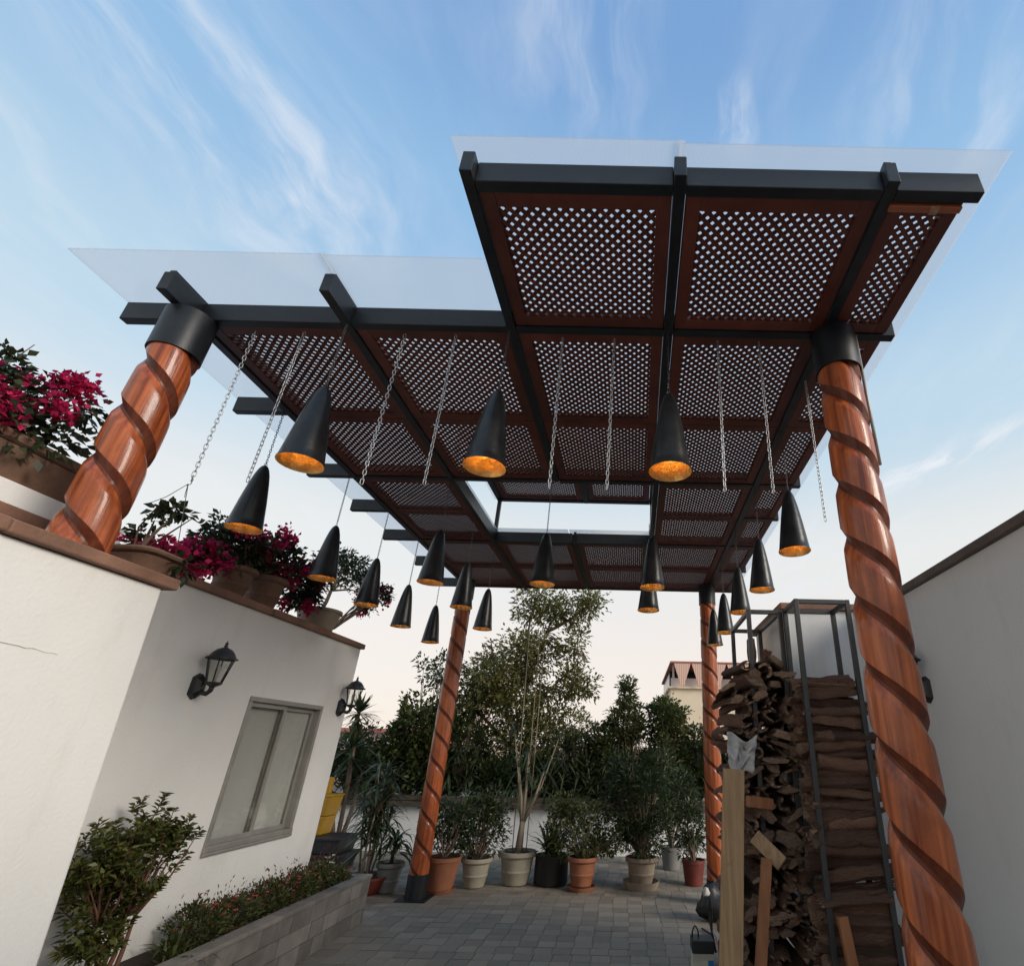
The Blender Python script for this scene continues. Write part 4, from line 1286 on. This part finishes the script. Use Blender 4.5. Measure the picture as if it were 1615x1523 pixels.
trough('clay trough with a rounded rim on the roof corner right of the carved column', -2.62, -2.30, 2.30, 2.56, 2.207, 2.335)
boug('large magenta bougainvillea filling the left edge behind the carved column', (-3.08, 2.0, 2.76),
     [((-3.20, 2.0, 2.90), (.30, .26, .17), 2.4), ((-2.98, 2.1, 2.84), (.20, .2, .15), 1.5), ((-3.42, 2.0, 3.06), (.26, .25, .20), 1.4), ((-2.93, 2.2, 3.08), (.10, .10, .10), .5), ((-3.12, 2.05, 3.08), (.16, .15, .10), .7)], 60, 26, rc=.12,
     long=[[(-3.05, 2.1, 2.95), (-2.98, 2.2, 3.14), (-2.88, 2.25, 3.18)], [(-3.3, 2.0, 3.1), (-3.42, 2.1, 3.33), (-3.5, 2.1, 3.42)], [(-3.2, 2.0, 3.0), (-3.2, 2.1, 3.25), (-3.15, 2.1, 3.34)], [(-2.95, 2.1, 2.9), (-2.8, 2.2, 3.0), (-2.72, 2.25, 2.95)]])
boug('hanging sprays of magenta bougainvillea just right of the carved column', (-2.50, 2.45, 2.32),
     [((-2.46, 2.50, 2.34), (.10, .08, .035), 1), ((-2.60, 2.55, 2.50), (.05, .05, .10), .9), ((-2.40, 2.45, 2.58), (.14, .06, .02), .8), ((-2.36, 2.55, 2.31), (.05, .1, .03), .5)], 9, 6, rc=.05,
     long=[[(-2.52, 2.45, 2.33), (-2.6, 2.5, 2.5), (-2.5, 2.45, 2.60), (-2.3, 2.42, 2.57)], [(-2.5, 2.45, 2.33), (-2.4, 2.5, 2.5), (-2.28, 2.45, 2.55)]])
boug('wide magenta bougainvillea in two clay pots on the house wall', (-3.14, 4.0, 2.70),
     [((-3.10, 3.75, 2.86), (.16, .28, .16), 1.6), ((-3.10, 4.20, 2.92), (.18, .36, .20), 2.4), ((-3.06, 4.62, 2.80), (.16, .28, .24), 1.6), ((-3.04, 3.45, 2.66), (.08, .18, .09), .6)], 100, 56,
     pot=[(-3.12, 3.86, 2.476, .15, .24), (-3.12, 4.22, 2.476, .16, .27)], rc=.08)
boug('sprig of magenta bougainvillea trailing behind the pendant lamps', (-3.2, 5.5, 2.60),
     [((-3.05, 6.0, 3.10), (.08, .16, .14), 1), ((-3.1, 5.8, 2.95), (.08, .15, .1), .6)], 14, 6, rc=.07, long=[[(-3.2, 5.5, 2.6), (-3.12, 5.8, 2.95), (-3.0, 6.3, 3.2)]])
# small tree in a pot on the roof
o, zt_ = potted(-3.10, 5.02, 2.476, .20, .20, 'plain', 'beigepot', 'small bonsai like tree in a wide clay pot on the house wall', group='potted trees on the left roof')
m = MB()
m.tube([(-3.10, 5.02, zt_-.02), (-3.10, 5.08, zt_+.12), (-3.09, 5.10, zt_+.28)], [.022, .018, .015], 8)
for e in ((-3.08, 4.9, .50), (-3.1, 5.4, .44), (-3.06, 5.2, .60), (-3.1, 5.7, .40)):
    m.tube([(-3.09, 5.10, zt_+.24), ((e[0]-3.09)/2, (e[1]+5.1)/2, zt_+.27+(e[2]-.24)*.4), (e[0], e[1], zt_+e[2])], [.013, .008, .004], 6)
m.build('trunk', M['pale_bark'], o, smooth=True)
q, cl = clump_leaves([((-3.1, 5.0, zt_+.52), (.2, .3, .12), 1.5), ((-3.1, 5.45, zt_+.48), (.2, .32, .14), 2), ((-3.08, 5.2, zt_+.62), (.16, .3, .10), 1)], 75, 26, .08, .045, .02, .4, .2, .3)
MB().quads(q).build('crown', M['leaf_dark'], o)

# ------------------------------------------------------------------ firewood racks
def rack(label, x0, x1, y0, y1, zt_, rails):
    o = thing('firewood_rack', label, 'rack', ((x0+x1)/2, (y0+y1)/2, 0), 'steel firewood racks')
    w = .032
    for x in (x0, x1):
        for y in (y0, y1):
            MB().box(x-w/2, x+w/2, y-w/2, y+w/2, .001, zt_).build('post', M['rack_steel'], o, bevel=.003)
    for z in rails:
        for y in (y0, y1):
            MB().box(x0+w/2+.001, x1-w/2-.001, y-w/2+.001, y+w/2-.001, z-w, z-.001).build('rail', M['rack_steel'], o, bevel=.003)
        for x in (x0, x1):
            MB().box(x-w/2+.001, x+w/2-.001, y0+w/2+.001, y1-w/2-.001, z-w, z-.001).build('rail', M['rack_steel'], o, bevel=.003)
    return o
rack('tall black steel firewood rack nearer the carved column', 1.115, 1.476, 3.59, 3.88, 2.5, (2.5, .12))
rack('tall black steel firewood rack farther left, open at the top', .845, 1.085, 3.92, 4.62, 2.5, (2.5, .12))

def log_mesh(kind, seed):
    r = np.random.default_rng(seed)
    nseg, na = 9, 14
    m = MB()
    if kind == 'shell':
        # curled bark: C section with thickness
        span = r.uniform(2.2, 3.6); r_in = r.uniform(.60, .74)
        a = np.linspace(-span/2, span/2, na)
        outl = np.stack([np.cos(a), np.sin(a)*r.uniform(.7, 1.0)], 1)*(1+.10*np.sin(a*3+r.uniform(0, 6)))[:, None]
        inl = (outl*r_in)[::-1]
        sec = np.concatenate([outl, inl])
    else:
        a = np.linspace(0, 2*np.pi, 2*na, endpoint=False)
        rr = 1+.18*np.sin(2*a+r.uniform(0, 6))+.10*np.sin(5*a+r.uniform(0, 6))+r.normal(size=2*na)*.03
        sec = np.stack([np.cos(a)*rr, np.sin(a)*rr*r.uniform(.45, .75)], 1)
        if r.random() < .6:
            sec[:, 1] = np.maximum(sec[:, 1], -.28+.05*np.sin(7*a))
    n = len(sec)
    vs = []
    bend = r.uniform(-.25, .25, 2); tw = r.uniform(-.5, .5)
    for i in range(nseg):
        t = i/(nseg-1)-.5
        sc_ = 1+.12*math.sin(i*1.7+seed)+r.uniform(-.05, .05)
        off = bend*(t*t-.08)*2+r.normal(size=2)*.03
        ca, sa = math.cos(tw*t), math.sin(tw*t)
        jag = r.normal(size=n)*(.025 if i in (0, nseg-1) else 0)
        for k in range(n):
            x, y = sec[k]*sc_
            vs.append(((x*ca-y*sa+off[0])*.5, (x*sa+y*ca+off[1])*.5, t+jag[k]))
    fs = []
    for i in range(nseg-1):
        for k in range(n):
            k2 = (k+1) % n
            fs.append((i*n+k, i*n+k2, (i+1)*n+k2, (i+1)*n+k))
    if kind == 'shell':
        for b in (0, (nseg-1)*n):
            for k in range(na-1):
                q = (b+k, b+k+1, b+n-2-k, b+n-1-k)
                fs.append(q if b else q[::-1])
    else:
        fs.append(tuple(range(n))[::-1]); fs.append(tuple((nseg-1)*n+k for k in range(n)))
    m.add(vs, fs)
    me = m.mesh('firewood_log', (0, 0, 0), 40)
    me.materials.append(M['log']); me.materials.append(M['log_end'])
    mi = [0]*len(me.polygons)
    ne = (2*(na-1)) if kind == 'shell' else 2
    for k in range(1, ne+1):
        mi[-k] = 1
    me.polygons.foreach_set('material_index', mi)
    return me
shells = [log_mesh('shell', 10+k) for k in range(6)]
slabs = [log_mesh('slab', 40+k) for k in range(7)]
# z axis of the log mesh is its length
def put_log(me, loc, axis, length, w, hgt, roll, label, group):
    o = bpy.data.objects.new('firewood_log', me)
    COL.objects.link(o)
    if axis == 'X':
        Rm = Matrix.Rotation(R(90)+rng.uniform(-.13, .13), 4, 'Y') @ Matrix.Rotation(roll, 4, 'Z')
        Rm = Matrix.Rotation(rng.uniform(-.06, .06), 4, 'Z') @ Rm
    else:
        Rm = Matrix.Rotation(R(90)+rng.uniform(-.06, .06), 4, 'X') @ Matrix.Rotation(roll, 4, 'Z')
        Rm = Matrix.Rotation(rng.uniform(-.12, .12), 4, 'Z') @ Rm
    o.matrix_world = Matrix.Translation(loc) @ Rm @ Matrix.Diagonal((w, hgt, length, 1))
    return tag(o, label, 'log', group)
def nth(n):
    return {1: 'topmost', 2: 'second', 3: 'third'}.get(n, '%d%s' % (n, 'th' if 3 < n < 21 else {1: 'st', 2: 'nd', 3: 'rd'}.get(n % 10, 'th')))
lay = 19
z = .15
zsn = []
while z < 1.93:
    hgt = rng.uniform(.042, .10); zsn.append((z, hgt)); z += hgt*.80
for i, (z, hgt) in enumerate(zsn):
    n_ = len(zsn)-i
    for y, nm in ((3.66, 'front'), (3.80, 'rear')):
        me = slabs[rng.integers(len(slabs))] if rng.random() < .72 else shells[rng.integers(len(shells))]
        put_log(me, (1.30+rng.uniform(-.05, .05), y+rng.uniform(-.035, .03), z+hgt/2), 'X', rng.uniform(.37, .46), hgt*rng.uniform(.95, 1.35), .16*rng.uniform(.9, 1.2), rng.choice([0, math.pi])+rng.uniform(-.45, .45),
                '%s slab of dark bark in the nearer rack, %s from the top' % (nm, nth(n_) if n_ > 1 else 'first'), 'bark slabs in the nearer rack')
z = .15
zsf = []
while z < 2.06:
    hgt = rng.uniform(.055, .095); zsf.append((z, hgt)); z += hgt*.80
for i, (z, hgt) in enumerate(zsf):
    n_ = len(zsf)-i
    x0 = .66+.06*math.sin(i*1.3)+rng.uniform(-.02, .02)
    if n_ <= 3: x0 += .06
    x = x0
    k = 0
    while x < 1.07:
        w = rng.uniform(.095, .15)
        me = shells[rng.integers(len(shells))] if rng.random() < .6 else slabs[rng.integers(len(slabs))]
        k += 1
        put_log(me, (x+w*.4, 4.20+rng.uniform(-.06, .06), z+hgt/2), 'Y', rng.uniform(.60, .74), w*1.08, hgt*1.22, rng.choice([0, math.pi])+rng.uniform(-.7, .7),
                'curled bark piece in the far rack, row %s from the top, %s from the left' % (nth(n_) if n_ > 1 else 'first', ordn[k-1]), 'curled bark in the far rack')
        x += w*.86
# upright sticks poking from the far stack
put_log(slabs[2], (.87, 4.02, 2.17), 'Y', .01, .01, .01, 0, 'upright stub of wood sticking out of the top of the far stack', 'curled bark in the far rack').matrix_world = Matrix.Translation((.87, 4.02, 2.12)) @ Matrix.Diagonal((.07, .07, .34, 1))
put_log(slabs[4], (.95, 4.02, 2.1), 'Y', .01, .01, .01, 0, 'shorter tilted stub of wood beside the upright one on the far stack', 'curled bark in the far rack').matrix_world = Matrix.Translation((.955, 4.05, 2.07)) @ Matrix.Rotation(.25, 4, 'Y') @ Matrix.Diagonal((.06, .06, .30, 1))
# white cloth caught in the far stack
m = MB()
nx, nz_ = 30, 26
wv = [(rng.normal(size=2)*9, rng.uniform(0, 6), rng.uniform(.004, .011)) for _ in range(9)]
vs = []
for i in range(nx):
    u = i/(nx-1)
    hang = .15+.10*abs(math.sin(u*5.1+.4))+.05*math.sin(u*13)
    for j in range(nz_):
        v = j/(nz_-1)
        xx = .61+u*.22*(1-.35*v)+.03*v*math.sin(u*7)
        zz = 1.60+.03*math.sin(u*6+1)-v*hang
        yy = 3.80-.07*v**.7+.05*u+sum(a_*math.sin(k_[0]*u+k_[1]*v+p_) for k_, p_, a_ in wv)
        vs.append((xx, yy, zz))
fs = [(i*nz_+j, (i+1)*nz_+j, (i+1)*nz_+j+1, i*nz_+j+1) for i in range(nx-1) for j in range(nz_-1)]
o = m.add(vs, fs).build('crumpled_cloth', M['cloth'], loc=(.7, 3.72, 1.4), smooth=True)
o.modifiers.new('thickness', 'SOLIDIFY').thickness = .003
tag(o, 'crumpled whitish cloth hanging off the left side of the far wood stack', 'cloth')
# timbers leaning in front of the racks
def timber(name, label, a, b, w, t, mat, cat='timber', upv=(0, 1, 0)):
    o = MB().bar((0, 0, 0), (Vector(b)-Vector(a))[:], w, t, upv).build(name, M[mat], bevel=.004)
    o.location = a
    return tag(o, label, cat)
timber('pine_post', 'pale pine post standing upright in front of the rear right column', (.475, 3.35, .0), (.575, 3.35, 1.415), .118, .05, 'pine')
timber('orange_stake', 'orange brown stake leaning against the far firewood rack', (.60, 3.40, 0), (.79, 3.62, .94), .058, .045, 'orange_timber')
timber('orange_offcut', 'short orange stake leaning at the foot of the nearer rack', (1.22, 3.42, .0), (1.155, 3.50, .70), .055, .045, 'orange_timber')
timber('timber_block', 'orange timber block sticking out of the far rack below the white cloth', (.72, 3.74, 1.225), (.88, 3.78, 1.21), .062, .06, 'orange_timber')
timber('pine_block', 'pale pine block lying tilted in the far rack above the orange stake', (.76, 3.78, 1.03), (.90, 3.70, .90), .085, .07, 'pine')

# ------------------------------------------------------------------ clutter at the foot of the rear right column
def boxthing(name, label, cat, loc):
    return thing(name, label, cat, loc)
o = thing('battery_box', 'small cream box with black top and handle on the floor by the pine post', 'box', (.55, 5.02, 0))
MB().box(.47, .63, 4.94, 5.10, .002, .12).build('body', M['creambox'], o, bevel=.006)
MB().box(.466, .634, 4.936, 5.104, .121, .20).build('lid', M['blackplastic'], o, bevel=.008)
MB().box(.469, .629, 4.9375, 4.9395, .085, .118).build('white_band', M['petal_white'], o)
MB().box(.585, .628, 4.9375, 4.9395, .004, .083).build('blue_print', M['blue'], o)
MB().box(.555, .583, 4.9375, 4.9395, .004, .05).build('green_print', M['green'], o)
MB().tube([(.50+.05*math.cos(a)*.5, 5.02, .20+.07*math.sin(a)) for a in np.linspace(0, math.pi, 9)], .006, 6).build('handle', M['blackplastic'], o, smooth=True)
pts = [(.66, 5.05, .10), (.62, 5.08, .30), (.64, 5.2, .42), (.68, 5.4, .30), (.70, 5.6, .03), (.74, 5.8, .012), (.66, 6.0, .012)]
tag(MB().tube(pts, .009, 6).build('power_cable', M['blackplastic'], smooth=True, loc=(.66, 5.3, 0)), 'black cable looping up from the cream box', 'cable')
o = thing('tool_bag', 'dark blue and white bag heaped beside the base of the rear right column', 'bag', (.82, 6.3, 0))
m = MB()
def blob(cx, cy, cz, rx, ry, rz, seed):
    r = np.random.default_rng(seed)
    vs = []; fs = []
    nu, nv = 16, 10
    ph = r.uniform(0, 6, 4)
    for j in range(nv+1):
        v = math.pi*j/nv
        for i in range(nu):
            u = 2*math.pi*i/nu
            k = 1+.15*math.sin(3*u+ph[0]+2*v)+.12*math.sin(5*v+ph[1]+u)+.06*math.sin(9*u+ph[2])
            vs.append((cx+rx*k*math.sin(v)*math.cos(u), cy+ry*k*math.sin(v)*math.sin(u), max(.003, cz+rz*k*math.cos(v))))
    for j in range(nv):
        for i in range(nu):
            i2 = (i+1) % nu
            fs.append((j*nu+i, (j+1)*nu+i, (j+1)*nu+i2, j*nu+i2))
    return vs, fs
mbx = MB(); mbx.add(*blob(.82, 6.3, .14, .15, .14, .15, 3)); mbx.build('bag', M['blackplastic'], o, smooth=True)
mbx = MB(); mbx.add(*blob(.73, 6.2, .25, .035, .035, .035, 5)); mbx.build('rag', M['cloth'], o, smooth=True)
mbx = MB(); mbx.add(*blob(.80, 5.15, .09, .10, .16, .10, 8))
tag(mbx.build('red_rag', M['redcloth'], loc=(.8, 5.15, 0), smooth=True), 'dark red rag on the floor behind the pine post', 'rag')
o = thing('dustpan', 'blue dustpan with a long grey handle standing behind the pine post', 'dustpan', (.90, 5.2, 0))
m = MB()
m.add([(.80, 5.2, .26), (1.0, 5.2, .26), (.96, 5.25, .44), (.84, 5.25, .44), (.80, 5.14, .25), (1.0, 5.14, .25), (.96, 5.23, .45), (.84, 5.23, .45)],
      [(0, 1, 2, 3), (4, 7, 6, 5), (0, 4, 5, 1), (1, 5, 6, 2), (2, 6, 7, 3), (3, 7, 4, 0)])
m.build('pan', M['blue'], o, bevel=.006)
MB().tube([(.90, 5.24, .40), (.89, 5.26, .95)], .011, 8).build('handle', M['greypot'], o, smooth=True)
MB().tube([(.90, 5.2, .003), (.90, 5.22, .27)], .012, 8).build('stand', M['greypot'], o, smooth=True)

# ------------------------------------------------------------------ yellow bin on black crates beyond the house
o = thing('yellow_bin', 'yellow plastic tub standing beyond the house wall corner', 'tub', (-4.35, 8.3, .38))
def taper(m, cx, cy, z0, z1, a0, b0, a1, b1):
    m.add([(cx-a0, cy-b0, z0), (cx+a0, cy-b0, z0), (cx+a0, cy+b0, z0), (cx-a0, cy+b0, z0), (cx-a1, cy-b1, z1), (cx+a1, cy-b1, z1), (cx+a1, cy+b1, z1), (cx-a1, cy+b1, z1)],
          [(0, 3, 2, 1), (4, 5, 6, 7), (0, 1, 5, 4), (1, 2, 6, 5), (2, 3, 7, 6), (3, 0, 4, 7)])
    return m
taper(MB(), -4.35, 8.3, .382, .60, .15, .14, .175, .16).build('tub', M['yellow'], o, bevel=.012)
taper(MB(), -4.35, 8.3, .605, .84, .175, .16, .20, .18).build('upper_tub', M['yellow'], o, bevel=.012)
MB().box(-4.56, -4.14, 8.11, 8.49, .84, .86).build('rim', M['yellow'], o, bevel=.006)
MB().box(-4.40, -4.26, 8.28, 8.34, .861, 1.07).build('wringer_handle', M['yellow'], o, bevel=.01)
for k, (z0, z1, dx) in enumerate(((.002, .19, .04), (.192, .38, 0))):
    o = thing('black_crate', ('lower' if k == 0 else 'upper')+' black plastic crate under the yellow tub', 'crate', (-4.2+dx, 8.2, z0), 'black crates under the yellow tub')
    taper(MB(), -4.2+dx, 8.25, z0, z1-.03, .34, .24, .36, .26).build('box', M['blackplastic'], o, bevel=.012)
    MB().box(-4.58+dx, -3.82+dx, 7.97, 8.53, z1-.03, z1-.001).build('rim', M['blackplastic'], o, bevel=.006)

# ------------------------------------------------------------------ far buildings
o = thing('apartment_building', 'cream building with a striped awning terrace behind the rear right column', 'building', (6, 32, 0))
MB().box(1.9, 16, 30, 40, -.05, 4.66).build('wall', M['cream'], o)
MB().box(1.75, 16.1, 29.85, 40, 4.661, 4.76).build('terrace_slab', M['cream'], o)
MB().box(2.0, 16, 33, 40, 4.761, 5.95).build('back_wall', M['darkglass'], o)
MB().box(1.85, 16.2, 29.58, 40, 5.96, 6.06).build('roof', M['maroon'], o)
MB().box(1.9, 16, 29.95, 30.0, 4.761, 5.20).build('parapet', M['pinkwall'], o)
for k in range(3):
    MB().box(2.0+k*4.4, 2.1+k*4.4, 30.05, 30.15, 4.761, 5.959).build('post', M['pinkwall'], o)
for k in range(8):
    x0 = 2.05+k*.98
    a = [(x0, 29.6, 5.95), (x0+.93, 29.6, 5.95), (x0+.56, 29.62, 4.78), (x0+.37, 29.62, 4.78)]
    vs = a+[(x, y+.03, z) for x, y, z in a]
    MB().add(vs, [(0, 3, 2, 1), (4, 5, 6, 7), (0, 1, 5, 4), (1, 2, 6, 5), (2, 3, 7, 6), (3, 0, 4, 7)]).build('awning', M['awning'], o)
MB().box(1.9, 16, 29.9, 29.999, 2.55, 2.62).build('string_course', M['pinkwall'], o)
for k in range(6):
    f = MB().box(2.9+k*1.9, 3.7+k*1.9, 29.97, 29.999, .8, 2.1).build('window', M['alu'], o)
    MB().box(2.95+k*1.9, 3.65+k*1.9, 29.955, 29.969, .85, 2.05).build('pane', M['darkglass'], f)
o = thing('pink_house', 'pale pink flat roofed house seen through the plants on the left', 'building', (-12, 26, 0))
MB().box(-15, -9.4, 25, 31, -.05, 2.0).build('wall', M['pinkwall'], o)
MB().box(-15.2, -9.2, 24.8, 31.2, 2.001, 2.16).build('roof', M['maroon'], o)
for k in range(3):
    f = MB().box(-14.2+k*1.7, -13.3+k*1.7, 24.97, 24.999, .7, 1.6).build('window', M['alu'], o)
    MB().box(-14.13+k*1.7, -13.37+k*1.7, 24.955, 24.969, .77, 1.53).build('pane', M['darkglass'], f)
o = thing('water_tank', 'round pale water tank on a roof seen between the column and the tree', 'water tank', (-7.9, 27, 0))
MB().lathe(-7.6, 27, [(.55, 0), (.55, 3.2), (.5, 3.3), (.56, 3.32), (.60, 3.36), (.60, 4.25), (.45, 4.5), (.12, 4.6), (.001, 4.6)], 28).build('tank', M['pinkwall'], o, smooth=35)

for k, (x0, x1, y, zt_, mt, lab) in enumerate(((-9, -5.2, 34, 1.55, 'cream', 'low cream far house behind the trough, left of the big tree'), (-5.0, -2.6, 38, 1.75, 'pinkwall', 'low pinkish far house behind the foot of the big tree'),
        (-2.4, .2, 33, 1.45, 'cream', 'low cream far house behind the thin brownish shrub'), (.3, 1.8, 36, 1.6, 'pinkwall', 'low pinkish far house left of the awning building'))):
    o = thing('far_house', lab, 'building', ((x0+x1)/2, y+2, 0), 'low far houses behind the trough')
    MB().box(x0, x1, y, y+5, -.05, zt_).build('wall', M[mt], o)
    MB().box(x0-.1, x1+.1, y-.1, y+5.1, zt_+.001, zt_+.1).build('roof', M['pinkwall' if mt == 'cream' else 'cream'], o)
    x = x0+.4
    while x < x1-.7:
        f = MB().box(x, x+.5, y-.03, y-.001, .5, 1.1).build('window', M['alu'], o)
        MB().box(x+.04, x+.46, y-.045, y-.031, .54, 1.06).build('pane', M['darkglass'], f)
        x += 1.05
